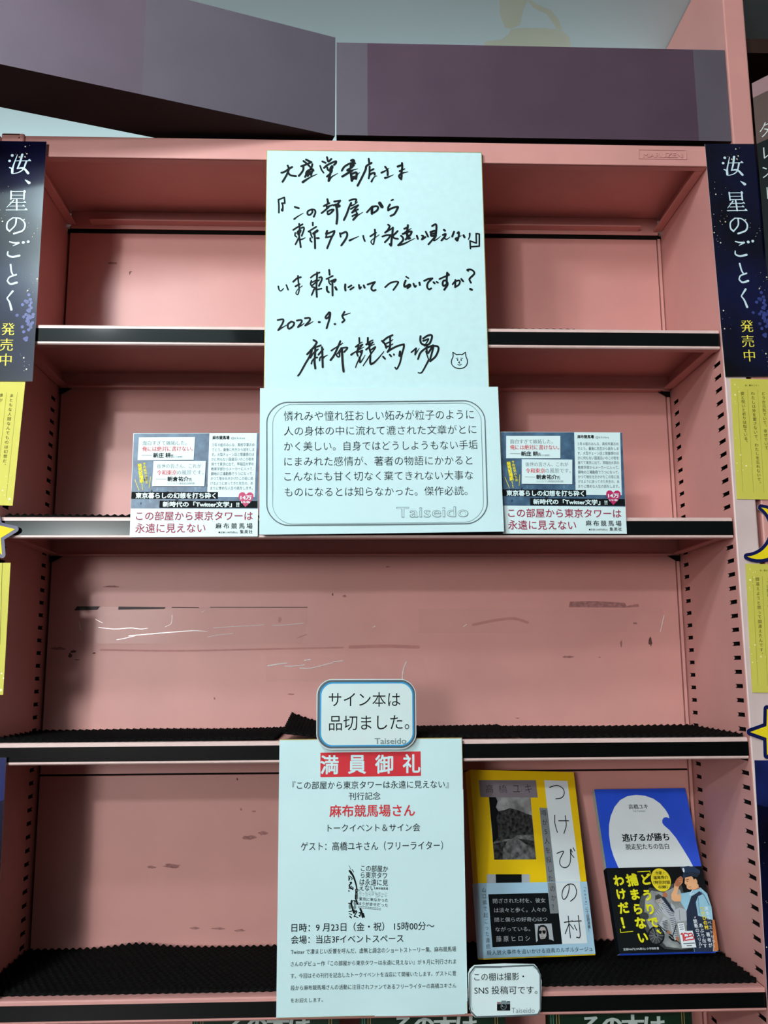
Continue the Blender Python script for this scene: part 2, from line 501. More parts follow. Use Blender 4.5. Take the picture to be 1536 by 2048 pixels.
for a in ((558, 405, 5, 14, GRIME2, 30), (566, 396, 12, 3, GRIME2, 31), (440, 335, 45, 10, GRIME, 32)):
    blot(*a)
bmats = [PINK, BLACKGAP]; scuff.into(backmesh, bmats)
back = backmesh.build('back_panel', bmats, case)

# top panel: front rail, hollow underside, flanges
b = MB()
b.box(XL, XR, 0.0, 0.0025, ZBB, ZBT)
b.box(XL, XR, 0.0025, 0.011, ZBB, ZBB + 0.002)
b.box(XL, XR, 0.0025, D + 0.005, ZBT - 0.005, ZBT - 0.002)
b.box(XR - 0.011, XR - 0.0004, 0.011, D - 0.004, ZBB, ZBB + 0.002)
b.box(XR - 0.002, XR - 0.0004, 0.011, D - 0.004, ZBB + 0.002, ZBT - 0.005)
b.box(XL + 0.0004, XL + 0.011, 0.011, D - 0.004, ZBB, ZBB + 0.002)
b.box(XL + 0.0004, XL + 0.002, 0.011, D - 0.004, ZBB + 0.002, ZBT - 0.005)
b.box(XL + 0.03, XR - 0.03, D - 0.016, D - 0.003, ZBB + 0.001, ZBB + 0.003)
b.box(XL + 0.004, XR - 0.004, D - 0.003, D - 0.001, ZBB - 0.004, ZBT - 0.005)
b.box(XL - 0.0015, XR + 0.0015, D - 0.001, D + 0.006, ZBB - 0.009, ZBB - 0.004, 1)
top = b.build('top_panel', [PINK, BLACKGAP], case, bevel=0.0008)
# embossed maker's plate pressed into the rail
plate = Sheet((0, 0.0, Z0), (1, 0, 0), (0, 0, 1))
plate.z(1200, 260, 0.15625)
fr = [plate.L(*p) for p in ((492, 252), (1098, 262), (1102, 378), (496, 366))]
plate.lineL(fr, 0.0009, PINK, 2, closed=True)
plate.text('MARUZEN', 548, 292, 1045, 352, PINK, dy=6, bold=0.015, lay=3)
for v in plate.bm.verts: pass
geom = plate.bm.faces[:]
r_ = bmesh.ops.extrude_face_region(plate.bm, geom=geom)
for v in [g for g in r_['geom'] if isinstance(g, bmesh.types.BMVert)]: v.co.z += 0.00055
pl = plate.build('maker_plate'); sub(pl, top)

LIP = mat('lip_highlight_enamel', (0.76, 0.55, 0.51), 0.35, 0.5, noise=0.10, nscale=60)  # light caught on the rolled lips, painted in as a paler enamel
def shelf(k):
    zt, zbm = Z0 + SH[k][0], Z0 + SH[k][1]
    e = 0.0012
    x0, x1 = XL + e, XR - e
    zs = zt + 0.0042
    b = MB()
    # front fold: rolled top lip, recessed channel, rolled bottom lip (profile swept along x)
    prof = [(0.0040, zs), (0.0012, zs - 0.0004), (0.0, zs - 0.0016), (0.0, zt), (0.0022, zt), (0.0022, zbm), (0.0, zbm), (0.0, zbm - 0.0018),
            (0.0012, zbm - 0.0029), (0.0105, zbm - 0.0030), (0.0105, zbm - 0.0015), (0.0040, zbm - 0.0010), (0.0040, zs - 0.0015)]
    b.prism([(x0, y, z) for y, z in prof], (x1 - x0, 0, 0), special={i: 2 for i in (0, 1, 2, 6, 7)} if k != 5 else None)
    b.box(x0, x1, 0.0040, D - 0.001, zs - 0.0015, zs)
    for a, c in ((x0, 1), (x1, -1)):
        xa, xb = sorted((a, a + c * 0.0015)); b.box(xa, xb, 0.006, D - 0.002, zbm + 0.0005, zs - 0.0015)
        xa, xb = sorted((a, a + c * 0.0105)); b.box(xa, xb, 0.0115, D - 0.014, zbm - 0.001, zbm + 0.0005)
    b.box(x0, x1, D - 0.0025, D - 0.001, zbm - 0.002, zs - 0.0015)
    b.box(x0 + 0.012, x1 - 0.012, D - 0.011, D - 0.0025, zbm - 0.002, zbm - 0.0005)
    for a, c in ((x0, 1), (x1, -1)):      # hook tabs at the back corners, coloured black for the shade there
        b.prism([(a, D - 0.0035, zbm - 0.0015), (a + c * 0.016, D - 0.0035, zbm - 0.0015), (a + c * 0.004, D - 0.0035, zbm - 0.0085), (a, D - 0.0035, zbm - 0.0085)], (0, 0.001, 0), 1)
    o = b.build('shelf', [PINK, BLACKGAP, LIP], case)
    s = MB(); s.box(x0 - 0.0004, x1 + 0.0004, -0.0004, 0.0020, zbm + 0.0001, zt - 0.0001)
    st = s.build('label_strip', [STRIP], case)
    sub(st, o)
    st['label'] = 'glossy black label strip'
    return zs
TOPZ = {k: shelf(k) for k in SH}
b = MB(); b.box(XL, XR, 0.004, D, 0.0, 0.09); b.box(XL, XR, 0.02, D, 0.09, 0.1); b.build('kick_plate', [PINK], case)

# ------------------------------------------------------------------ neighbouring bookcases
nb = empty('bookcase', (0.75, 0.1, 0), 'taller pink bookcase at the right edge rising up to the ceiling', 'bookcase')
DKW = mat('dark_brown_board', (0.030, 0.012, 0.008), 0.6, 0.3, noise=0.3, nscale=12)
b = MB(); b.box(0.4190, 0.4432, -0.0025, 0.20, 0, CEIL - 0.001); b.build('side_panel', [PINK], nb, bevel=0.0015)
b = MB(); b.box(0.4434, 1.10, 0.17, 0.18, 0, CEIL - 0.001); b.build('back_panel', [DKW], nb)
b = MB(); b.box(1.10, 1.1242, -0.0025, 0.20, 0, CEIL - 0.001); b.build('side_panel', [PINK], nb, bevel=0.0015)
for z in (0.1, 0.6, 1.1, 1.62, 2.20):
    b = MB(); b.box(0.4434, 1.0998, 0.004, 0.169, z, z + 0.018); b.build('shelf', [DKW], nb)
lp = PY(42, 266, -0.0035)
nl = empty('bookcase', (-0.75, 0.1, 0), 'pink bookcase at the left edge with a black rim along its top', 'bookcase')
xe = XL - UW - 0.0012
b = MB(); b.box(xe - UW, xe, -0.0015, 0.17, 0, lp.z - 0.002); b.build('side_panel', [PINK], nl, bevel=0.0015)
b = MB(); b.box(-1.06, -1.04, -0.0015, 0.17, 0, lp.z - 0.002); b.build('side_panel', [PINK], nl, bevel=0.0015)
b = MB(); b.box(-1.04, xe - UW, 0.161, 0.17, 0, lp.z - 0.002); b.build('back_panel', [PINK], nl)
for z in (0.1, 0.7, 1.3, 1.85):
    b = MB(); b.box(-1.0398, xe - UW - 0.0002, 0.002, 0.16, z, z + 0.018); b.build('shelf', [PINK], nl)
b = MB(); b.box(XL - UW + 0.0004, lp.x, -0.0035, 0.171, lp.z - 0.0035, lp.z); b.box(lp.x - 0.0035, lp.x, -0.0035, 0.171, lp.z - 0.0075, lp.z - 0.0035)
b.build('top_clip', [BLACKGAP], case, bevel=0.0016)

# ------------------------------------------------------------------ header boards on top of the bookcase
HB = mat('grey_mauve_board', srgb(90, 84, 94), 0.38, 0.45, noise=0.10, nscale=14, bump=0.04, bscale=160)
HP = mat('purple_film', srgb(80, 62, 76), 0.36, 0.45, noise=0.14, nscale=14, bump=0.04, bscale=160)
HP2 = mat('faded_mauve_film', srgb(90, 78, 90), 0.37, 0.45, noise=0.12, nscale=14, bump=0.04, bscale=160)
HD = mat('dark_board_edge', (0.020, 0.010, 0.010), 0.7, 0.2, noise=0.2, nscale=30)
z0h, z1h = Z0 + 0.5846, Z0 + 0.7060
p0 = Vector((-0.0277, 0.0, 0)); dl = Vector((-0.3239, -0.1138, 0)).normalized(); dn = Vector((dl.y, -dl.x, 0))
if dn.y < 0: dn = -dn
b = MB(); Lh, th = 0.62, 0.075
q = [p0, p0 + dl * Lh, p0 + dl * Lh + dn * th, p0 + dn * th]
z0v, z1v = Vector((0, 0, z0h)), Vector((0, 0, z1h))
split = PY(285, 120, -0.06); ts = (split - p0).dot(dl)
qm = p0 + dl * ts
b.quad([q[0] + z0v, qm + z0v, qm + z1v, q[0] + z1v], 0)
b.quad([qm + z0v, q[1] + z0v, q[1] + z1v, qm + z1v], 1)
b.quad([q[1] + z0v, q[2] + z0v, q[2] + z1v, q[1] + z1v], 2)
b.quad([q[2] + z0v, q[3] + z0v, q[3] + z1v, q[2] + z1v], 2)
b.quad([q[3] + z0v, q[0] + z0v, q[0] + z1v, q[3] + z1v], 2)
b.quad([v + z1v for v in q], 2); b.quad([v + z0v for v in q], 2)
tag(b.build('header_board', [HB, HP2, HD]), 'long mauve header board swinging out to the left above the bookcase, dark underside showing', 'header board')
hr = empty('header_board', (0.2, 0.01, Z0 + 0.58), 'flat purple header board with greyer ends standing along the bookcase top', 'header board')
x0, x1 = -0.0262, 0.4185
zb0, zb1 = Z0 + 0.5865, Z0 + 0.7005
xa, xb = PY(735, 180, 0).x, PY(1392, 180, 0).x
b = MB()
for a, c, mi in ((x0, xa, 0), (xa, xb, 1), (xb, x1, 0)):
    b.quad([(a, 0.001, zb0), (c, 0.001, zb0), (c, 0.001, zb1), (a, 0.001, zb1)], mi)
b.quad([(x0, .001, zb0), (x1, .001, zb0), (x1, .02, zb0), (x0, .02, zb0)], 2); b.quad([(x0, .001, zb1), (x1, .001, zb1), (x1, .02, zb1), (x0, .02, zb1)], 2)
b.quad([(x0, .02, zb0), (x1, .02, zb0), (x1, .02, zb1), (x0, .02, zb1)], 2)
b.quad([(x0, .001, zb0), (x0, .02, zb0), (x0, .02, zb1), (x0, .001, zb1)], 2); b.quad([(x1, .001, zb0), (x1, .02, zb0), (x1, .02, zb1), (x1, .001, zb1)], 2)
b.build('panel', [HB, HP, HD], hr)
b = MB(); b.box(x0 + 0.002, XR + 0.02, 0.010, 0.016, ZBT + 0.0002, zb0 - 0.0001); b.build('shade_gap_bar', [BLACKGAP], hr)  # black bar standing in for the shadow gap under the board

# ------------------------------------------------------------------ anti-slip mats (rows of foam beads)
def foam_mat(x0, x1, y0, y1, z, label, lift=None, seed=0, h=0.0042):
    p = 0.0076; n = 5
    nx, ny = max(4, int((x1 - x0) / p * n)), max(4, int((y1 - y0) / p * n))
    bm = bmesh.new(); rnd = random.Random(seed); g = []
    for j in range(ny + 1):
        row = []
        for i in range(nx + 1):
            x = x0 + (x1 - x0) * i / nx; y = y0 + (y1 - y0) * j / ny
            fx, fy = 2 * math.pi * (x - x0) / p, 2 * math.pi * (y - y0) / p
            sh = math.pi * (int((y - y0) / p) % 2)
            bump = (0.5 - 0.5 * math.cos(fx + sh)) * (0.5 - 0.5 * math.cos(fy))
            zz = z + 0.0008 + h * (0.35 + 0.65 * bump) * (0.9 + 0.1 * math.sin(x * 31 + y * 17))
            if lift: zz += lift((x - x0) / (x1 - x0), (y - y0) / (y1 - y0))
            ex = 0.0011 * math.cos(fx); ey = 0.0011 * math.cos(fy)
            yy = y + (ex if j == 0 else -ex if j == ny else 0); xx = x + (ey if i == 0 else -ey if i == nx else 0)
            row.append(bm.verts.new((xx, yy, zz)))
        g.append(row)
    for j in range(ny):
        for i in range(nx):
            bm.faces.new([g[j][i], g[j][i + 1], g[j + 1][i + 1], g[j + 1][i]])
    ring = [g[0][i] for i in range(nx + 1)] + [g[j][nx] for j in range(1, ny + 1)] + [g[ny][i] for i in range(nx - 1, -1, -1)] + [g[j][0] for j in range(ny - 1, 0, -1)]
    low = [bm.verts.new((v.co.x, v.co.y, z + 0.0002 + (lift((v.co.x - x0) / (x1 - x0), (v.co.y - y0) / (y1 - y0)) if lift else 0))) for v in ring]
    k = len(ring)
    for i in range(k):
        bm.faces.new([ring[i], low[i], low[(i + 1) % k], ring[(i + 1) % k]])
    me = bpy.data.meshes.new('anti_slip_mat'); bm.to_mesh(me); bm.free()
    for q in me.polygons: q.use_smooth = True
    o = link('anti_slip_mat', me, [MATBLACK])
    return tag(o, label, 'shelf mat', 'anti-slip mats on the shelves')
YB_ = D - 0.006
xm = lambda px, py, y=0.004: PY(px, py, y).x
foam_mat(xm(990, 662), xm(1150, 662), 0.006, 0.1, TOPZ[2], 'black foam mat just peeping over the front edge of the shelf below the top compartment', seed=1, h=0.003)
foam_mat(XL + 0.003, xm(520, 1040), 0.004, YB_, TOPZ[3], 'black foam mat edge behind the strip left of the oval-framed white comment sheet', seed=2)
foam_mat(XL + 0.002, xm(552, 1480), 0.005, YB_, TOPZ[4], 'long flat black foam mat on the left of the empty shelf with clear tape', lift=lambda u, v: 0.004 * max(0, u - .7) , seed=3)
foam_mat(xm(566, 1480), xm(1042, 1480), 0.005, YB_, TOPZ[4], 'black foam mat with its left end curling up behind the small blue-edged notice', lift=lambda u, v: 0.016 * max(0, 1 - u * 3.2) ** 2 * (0.3 + 0.7 * v) + 0.0015, seed=4)
foam_mat(xm(1047, 1480), XR - 0.003, 0.005, YB_, TOPZ[4], 'black foam mat on the right of the empty shelf beside the punched side panel', seed=5)
foam_mat(XL + 0.002, XR - 0.003, 0.013, YB_, TOPZ[5], 'wide black foam mat under the two leaning books on the lowest shelf', lift=lambda u, v: 0.004 * math.exp(-((u - .16) / .04) ** 2) * v, seed=6, h=0.0046)

# ------------------------------------------------------------------ clear tape left on the back of the empty shelf
TAPE = bpy.data.materials.new('clear_tape'); TAPE.use_nodes = True
pb = TAPE.node_tree.nodes['Principled BSDF']
pb.inputs['Base Color'].default_value = (0.75, 0.55, 0.52, 1); pb.inputs['Roughness'].default_value = 0.12; pb.inputs['Alpha'].default_value = 0.05
CREASE_GLINT = mat('tape_crease_glint', (0.80, 0.76, 0.74), 0.15, 0.6, noise=0.2, nscale=400)  # glints along the tape's creases, painted as whitish lines
def tape(poly, crease_glints, zt, label, edges=''):
    s = Sheet((0, D - 0.0006, Z0), (1, 0, 0), (0, 0, 1)); s.z(*zt)
    s.poly(poly, TAPE, 0)
    s.strokes(crease_glints, CREASE_GLINT, 3, 1)
    if edges: s.strokes(edges, GRIME2, 3, 1)
    for v in s.bm.verts: pass
    o = s.build('tape_strip'); return tag(o, label, 'tape', 'clear tape strips on the back panel')
tz = (80, 1170, 620 / 1536)
t = tape([(75, 108), (1325, 108), (1325, 180), (1300, 290), (165, 290), (160, 160), (75, 160)],
     'w2.8-1.7 275,170 310,188;w2.8 195,185 200,215 208,222;w2.2-3.9 290,210 370,218 450,212;w3.9-1.7 450,212 500,218 535,214;w2.8 380,272 430,262 470,252;w3.9-5.5 440,252 600,238 760,226;w5.0-2.2 760,226 800,228 830,232;w2.2 830,258 880,248 955,240;w2.2-2.8 860,212 1000,204 1110,198;w2.2-3.3 1150,200 1220,198 1305,189;w1.7 620,208 650,190 655,150;w1.7 800,135 815,128',
     tz, 'crumpled clear tape with torn dark upper edge, left side of empty back panel')
s = Sheet((0, D - 0.0003, Z0), (1, 0, 0), (0, 0, 1)); s.z(*tz)
TORN = mat('torn_dark_tape', srgb(48, 26, 30), 0.5, 0.3, noise=0.4, nscale=400)
for q in ([(170, 126), (185, 106), (296, 106), (285, 122)], [(388, 122), (390, 107), (622, 110), (615, 118)], [(652, 113), (655, 109), (788, 111), (788, 114)], [(842, 112), (842, 109), (1325, 109), (1325, 112)]):
    s.poly(q, TORN, 1)
o = s.build('torn_edge'); o.parent = t; o.matrix_parent_inverse = Matrix.Identity(4); o.matrix_basis = Matrix.Translation((0, 0, 0.0003)); o['label'] = 'torn dark upper edge'
tape([(1120, 355), (1900, 360), (1930, 470), (1120, 480)], 'w7-5 1130,400 1180,392 1225,387;w5 1310,374 1338,369;w4 1212,402 1250,402 1310,396;w4 1288,412 1340,412 1400,398 1450,385;w4 1455,380 1500,376;w5 1795,470 1800,420 1815,380', tz,
     'short clear tape strip with a curved crease directly above the small blue-edged notice')
tape([(300, 302), (1370, 300), (1378, 330), (1362, 404), (300, 410)], 'w3 1362,402 1378,330;w3 498,380 512,370;w3 100,383 110,378', (700, 1080, 700 / 1536),
     'long smooth clear tape strip on the right of the empty back panel')

# ------------------------------------------------------------------ signed board
ST = mat('gold_paper_edge', (0.5, 0.4, 0.14))
s = Sheet.on_y([(532.5, 300), (966, 304.5), (976, 790), (528.5, 790)], -0.0046)
s.base(BOARDW, GOLD, 0.0035)
e_ = 0.0003; a_, b_ = s.w / 2 - e_, s.h / 2 - e_
s.lineL([Vector((-a_, -b_)), Vector((-a_, b_)), Vector((a_, b_)), Vector((a_, -b_))], 0.0007, GOLD, 1)
sc1 = 140 / 1536
s.z(550, 305, sc1)
s.strokes('''280,290 300,350 285,430 230,540 165,645;140,445 200,430 300,365 375,320;285,440 340,500 460,520;
w50 685,160 790,215;625,190 700,250 780,330 830,400;575,305 680,265 800,215;620,300 620,380 570,460 520,515;820,260 800,330 740,420 670,520;
680,460 720,400 820,370 845,400;690,470 660,540;760,420 720,520;820,400 790,500;700,450 790,430;690,490 800,470;w56-14 610,650 700,590 800,530 920,478;
1140,105 1170,200 1235,145;1040,200 1110,230;w36 990,295 1020,380 1065,445;1075,340 1130,290 1220,240 1330,195 1335,230 1295,275;
1145,330 1160,380 1195,395 1225,330 1255,300 1260,330 1235,385;1215,400 1215,440;1140,530 1215,460 1250,400;1225,440 1185,560 1175,630;w48-14 1180,625 1240,540 1375,460''', MARKER)
s.z(680, 305, sc1)
s.strokes('''40,400 100,310 230,240 330,240;w60 250,180 290,170 300,210 250,260 240,320;w50 160,390 250,330 300,280;w44-12 160,400 250,390 390,360;
w50 50,530 180,450 270,400;w55 240,460 250,540 260,620;w50 260,470 350,440 365,480 350,580;w50-12 270,540 340,520 430,440;w50 270,590 330,560;
630,140 640,230;w46 690,230 580,300 560,380 480,550 385,730;w42 650,310 645,480 630,570;w40 670,400 735,365;640,500 700,460 755,450 760,490;w44-14 690,640 715,590 760,530 810,515;
w46-14 910,445 1000,400 1075,345;990,315 1040,390 1045,500;w52-12 990,560 1060,540 1170,490;
w50 1265,310 1340,285;w46 1360,235 1365,330 1350,430 1350,520 1340,590;w46-20 1310,410 1420,360;w46-12 1340,460 1490,425;1350,460 1295,510 1310,560 1345,585''', MARKER)
s.z(550, 380, sc1)
s.strokes('''w36 85,500 85,330 75,220;w36 75,215 205,165;w36 205,165 215,280;w36 215,290 150,290;w36 150,290 170,340 170,450;w36 170,400 145,440 160,460;
435,375 520,400;w40-14 420,640 500,580 620,510;w40 810,440 820,490 760,550 715,530 720,470 800,430 870,440 885,500 850,590;
w46 1150,205 1165,290;w40 1070,355 1130,320 1190,290;w36 1170,360 1270,330;w40 1020,510 1130,420 1190,360;w40 1130,340 1140,400;w40 1150,470 1160,535 1220,510 1285,435 1220,440 1150,480;
1300,255 1430,235;1430,235 1370,320;w46 1290,340 1350,320 1420,350 1380,370;w50 1340,340 1360,450 1365,600 1350,740''', MARKER)
s.z(680, 380, sc1)
s.strokes('''w40 205,235 290,205 355,210 340,270;w40-16 250,345 310,320 385,262;245,285 200,380 150,520 85,660;w36 235,420 320,370 400,335;w38 390,345 260,500;w36 265,500 330,460 395,425;
w36 350,470 370,520 360,580;w40 270,575 380,520;w46 365,530 370,560 330,610 290,655;w42-12 300,645 390,560 500,490;
w40 590,490 690,380 720,360;w58 700,380 700,520;690,390 760,360 830,370 820,440 740,500;w75 870,290 920,370;w34 1125,230 1165,215;1095,320 1060,380 1055,450;1055,450 1140,400 1265,370 1250,430 1190,530 1110,570''', MARKER)
s.z(575, 440, sc1)
s.strokes('''w38 125,220 200,170 330,95;w40 255,85 265,200 255,350 270,450 290,600;w34 170,280 165,340 200,375;w36 300,180 350,160 360,210 310,350;w36 210,290 260,220 290,240 240,330;w30 220,250 230,320;w38 250,390 175,535;w36-16 290,430 340,415 390,390;
w40 555,60 555,120;w36 460,255 630,150;w36 460,250 490,270;w36 505,270 520,340 540,385;w58 655,235 570,300;590,300 600,420 605,620;w38 500,400 500,450 530,480;645,400 685,400;
w46 870,240 845,310;w42 845,310 1030,240;w42 1030,240 1020,290 960,400 870,620;w40 840,385 960,360;w36 845,370 860,310;
w40 1150,290 1165,370;1160,310 1280,265 1310,330 1270,430 1180,560;w50-12 1365,450 1450,410 1565,358''', MARKER)
s.z(710, 440, sc1)
s.strokes('''w38 180,350 190,400 215,465;w38 335,360 410,310 460,280;w42-14 435,215 440,330 425,430 400,535 350,490 370,440 440,390 530,325;
w42 725,105 760,140 720,220 660,280;w36 665,275 830,175;w46 830,170 820,300 800,450 790,560 760,530;w40 600,365 690,335 780,330;w40 780,330 740,400 655,490;w42 935,245 850,330;w42 830,360 860,400 940,415;
w46 1160,115 1150,200 1130,280;1080,195 1150,165;w40-16 1090,280 1235,185;1045,310 1150,270 1240,255 1210,330 1140,380;w56 1140,300 1160,400 1200,400;1110,430 1190,350;1010,350 1050,390 1050,450 960,545;w52-10 950,555 1080,520 1200,460 1320,400''', MARKER)
s.z(830, 440, sc1)
s.strokes('''40,350 62,415;w40 150,345 185,360 150,430 230,375;w42 235,260 285,365;375,135 450,95 470,150 460,300;w48 340,270 440,240 450,330 360,350 350,290;w40 350,310 450,290;w40 430,380 295,535;w44-14 460,340 410,450 470,430 560,360;
w50 635,220 655,235;610,330 670,310 650,370 580,450;w40-14 630,390 690,425 765,375;855,260 815,365;w42 930,290 960,270 960,350 930,455;w42-14 890,420 920,455 960,380 1015,345;w40 885,420 900,400 940,395;w50 1065,340 1085,380;w40-22 1200,300 1195,370 1170,430;
w34 1340,300 1345,500;w34 1345,510 1205,460;w34 1205,460 1215,630;w34 1340,300 1410,310;w34 1410,310 1410,575;w34 1410,575 1215,590''', MARKER)
s.z(548, 530, sc1)
s.strokes('''w36-20 95,470 110,540 150,570 210,515;w34 270,440 310,545;w40 420,370 510,290 590,270;w38-16 525,240 530,330 545,450 550,560 520,650 480,620 520,540 620,460;w40 470,470 560,420;
w36 805,280 880,220 1000,165;w42 945,165 940,300 930,500 940,700;w38 820,350 805,420 840,480 880,490;w30 840,380 930,330;w40 990,280 1040,270 1045,330 985,460;w34 850,440 930,370 990,330;w34 880,540 825,660;w36 890,500 930,540 1040,520;w36 900,500 860,570;
w42 1210,110 1220,215;w36 1150,310 1290,240;w34 1200,320 1210,390 1240,430;w48 1250,360 1350,320 1320,370;w42 1280,370 1285,670;w46 1160,480 1165,560 1200,600;w50 1345,490 1370,540''', MARKER)
s.z(680, 530, sc1)
s.strokes('''w46 115,430 110,500 120,560;w42 185,490 250,450;w40 225,540 300,490;w42 415,440 430,520 460,490;w46 520,450 540,500;w42 605,430 690,400 765,375;w42 765,375 700,470 690,530 730,565 780,550;
w38 990,490 1080,410 1180,370 1270,370 1260,420 1170,550;w36 1450,260 1500,290;1440,345 1410,420 1420,480 1500,450 1536,440;1430,480 1520,430 1540,460 1480,510''', MARKER)
s.z(815, 530, sc1)
s.strokes('''w42 130,410 160,480 185,460;w46 260,390 270,440;w42 365,350 450,310 545,295;w42 545,295 450,390 430,480 470,535 520,515;570,380 595,405;w38 635,370 665,390;w40 700,310 800,265 910,220;w46 870,170 860,290 860,400;w50 870,180 905,215;
w44 860,340 790,350 770,410 790,460 850,430 870,380 875,440 805,545;w38 990,425 1050,350;w42 1050,330 1045,490;w38 1050,360 1130,340 1150,370 1120,440 1050,480;w44 1180,310 1220,360;w42 1330,130 1310,110 1380,100 1450,140 1460,200 1370,290 1360,330 1390,390;w52 1375,530 1410,545''', MARKER)
s.z(550, 610, 160 / 1536)
s.strokes('''w34 50,290 150,275 160,310 130,380 60,485;w34-14 60,485 130,440 225,385;w36 310,320 250,370 250,440 280,455 350,400 365,340 310,320;w36 420,300 500,290 510,330 440,425;w36-14 440,425 500,395 560,355;w36 575,255 660,250 665,300 580,395;w36-14 580,395 640,370 730,320;
840,330 860,330;w36 1040,140 970,230 990,260 1040,220 1060,150 1050,250 990,450;1145,368 1155,368;w34 1335,130 1290,205;w34-14 1290,205 1340,190 1445,155;w36 1290,210 1310,260 1335,290 1290,335''', MARKER, w=40)
s.z(590, 665, 120 / 1536)
s.strokes('''w52 475,195 550,240 540,290 470,390 310,560;w46 400,450 480,400 660,330;w56-44 430,470 370,620 270,790 130,1040 75,1110;w40 360,650 400,640 470,530 590,430;w56 520,420 510,600 500,750 520,920;w42 420,800 440,730 500,660 570,640;w54 690,380 700,560 710,890;w48 600,570 720,430;w40 630,720 640,650 700,600;w48-16 720,650 770,610 835,580;
w52 1160,225 1130,300 1060,460 990,600 910,710;w44-26 930,465 1040,390 1220,275;w44 1040,540 1090,620 1140,610 1140,530 1180,400;w40 1090,540 1180,410;w46 1190,400 1340,390 1260,500;w60 1200,430 1210,600 1220,800 1245,1000''', MARKER)
s.z(695, 665, 120 / 1536)
s.strokes('''w46 300,140 305,260;w46-20 210,370 290,300 380,245;w50 260,460 370,320;w40 320,340 385,310;w56-18 95,570 180,510 420,370;w44 280,330 260,430 240,520 265,600;w40 230,520 380,460;w52-26 370,470 360,540 300,680 240,800 205,900;w36 330,520 340,490;w56-16 310,640 320,770 380,700 450,580;
w50 520,140 520,290 550,300;w50-30 480,310 560,240 650,195;w52 570,260 560,400 600,540;w40 600,300 650,250;w48-18 475,440 580,350 690,300;w44-28 610,440 710,370 680,440 590,560 500,700 400,850;w50-60 585,580 580,760 600,810;w64-22 600,810 680,770 800,650 930,490;
w56 885,220 960,300 990,390;w50 930,200 1020,130 1150,70;w50 1090,110 1090,250 1080,400 1025,500;w44-20 1000,280 1080,240 1165,180;w46-24 1000,370 1080,340 1160,295;w50 1030,490 1150,410 1300,340 1440,305;w54-36 1440,305 1440,380 1390,560 1340,780 1260,935 1215,895;w50 910,620 960,675;w50 1080,570 1115,610;1185,560 1190,575;w60 1345,490 1330,600''', MARKER, w=46)
s.z(800, 665, 145 / 1536)
s.strokes('''w34 240,420 340,335;w38 340,335 320,470;w34-10 320,470 410,330;w44 435,80 430,170 460,240 560,280;w42 490,130 580,70 660,55 675,110 620,240 520,280;w40 490,180 600,140;w26 540,250 600,160;w40 590,300 440,420 380,565;w40 560,340 590,440 700,270;w28 545,400 600,560;w40 590,320 690,280 700,330 640,560;w42 690,280 800,300 810,380 750,510 640,610;w40-20 610,580 480,820 430,860 380,850;
w20 1125,510 1120,420;w20 1120,420 1195,470;w20 1195,470 1250,463 1315,470;w20 1315,470 1385,420;w20 1385,420 1395,510;w20 1395,510 1425,590 1415,680 1350,745 1255,765 1160,740 1100,680 1090,600 1125,510;
w12 1185,550 1230,542;w12 1285,542 1330,548;w24 1218,577 1221,593;w24 1292,577 1295,593;w18 1262,620 1240,635 1262,650;w14 1222,680 1260,692 1300,678''', MARKER)
tag(s.build('signed_board'), 'white gold-edged card with black brush-pen handwriting and a cat face doodle', 'signed board')

# ------------------------------------------------------------------ comment sheet
s = Sheet.on_y([(522, 777), (996, 774), (1006.5, 1064), (517, 1070)], -0.0085)
s.base(PAPER, PAPER, 0.0004, nx=24, ny=16)
s.z(500, 760, 520 / 1536)
for i, (t_, x1, y0, y1, dy) in enumerate((('憐れみや憧れ狂おしい妬みが粒子のように', 1320, 185, 243, -10), ('人の身体の中に流れて漉された文章がとに', 1335, 275, 330, -10), ('かく美しい。自身ではどうしようもない手垢', 1342, 365, 420, -9),
        ('にまみれた感情が、著者の物語にかかると', 1311, 455, 510, -8), ('こんなにも甘く切なく棄てきれない大事な', 1316, 543, 598, -8), ('ものになるとは知らなかった。傑作必読。', 1282, 635, 690, -8))):
    s.text(t_, 200 + i, y0, x1, y1, INK, dy=dy, bold=-0.008)
s.text('Taiseido', 866, 752, 1286, 814, GREYINK, dy=-3, bold=0.012, lay=3)
s.text('Taiseido', 869, 755, 1283, 811, PAPER, dy=-3, bold=-0.012, lay=5)
s.lineL(s.rr([(100, 134), (1384, 123), (1403, 850), (100, 861)], 120), 0.0011, DARKGREY, 3, closed=True)
s.lineL(s.rr([(135, 146), (1362, 136), (1380, 841), (135, 853)], 110), 0.00045, GREYINK, 3, closed=True)
hh, ww = s.h, s.w
s.bend = lambda a, b: 0.0022 * max(0, (-b / (hh / 2))) ** 2 * (0.4 + 0.6 * (a / ww + .5)) + 0.0012 * (a / (ww / 2)) ** 2
tag(s.build('comment_sheet'), 'white printed comment sheet in a double rounded frame below the handwritten card', 'printed sheet')

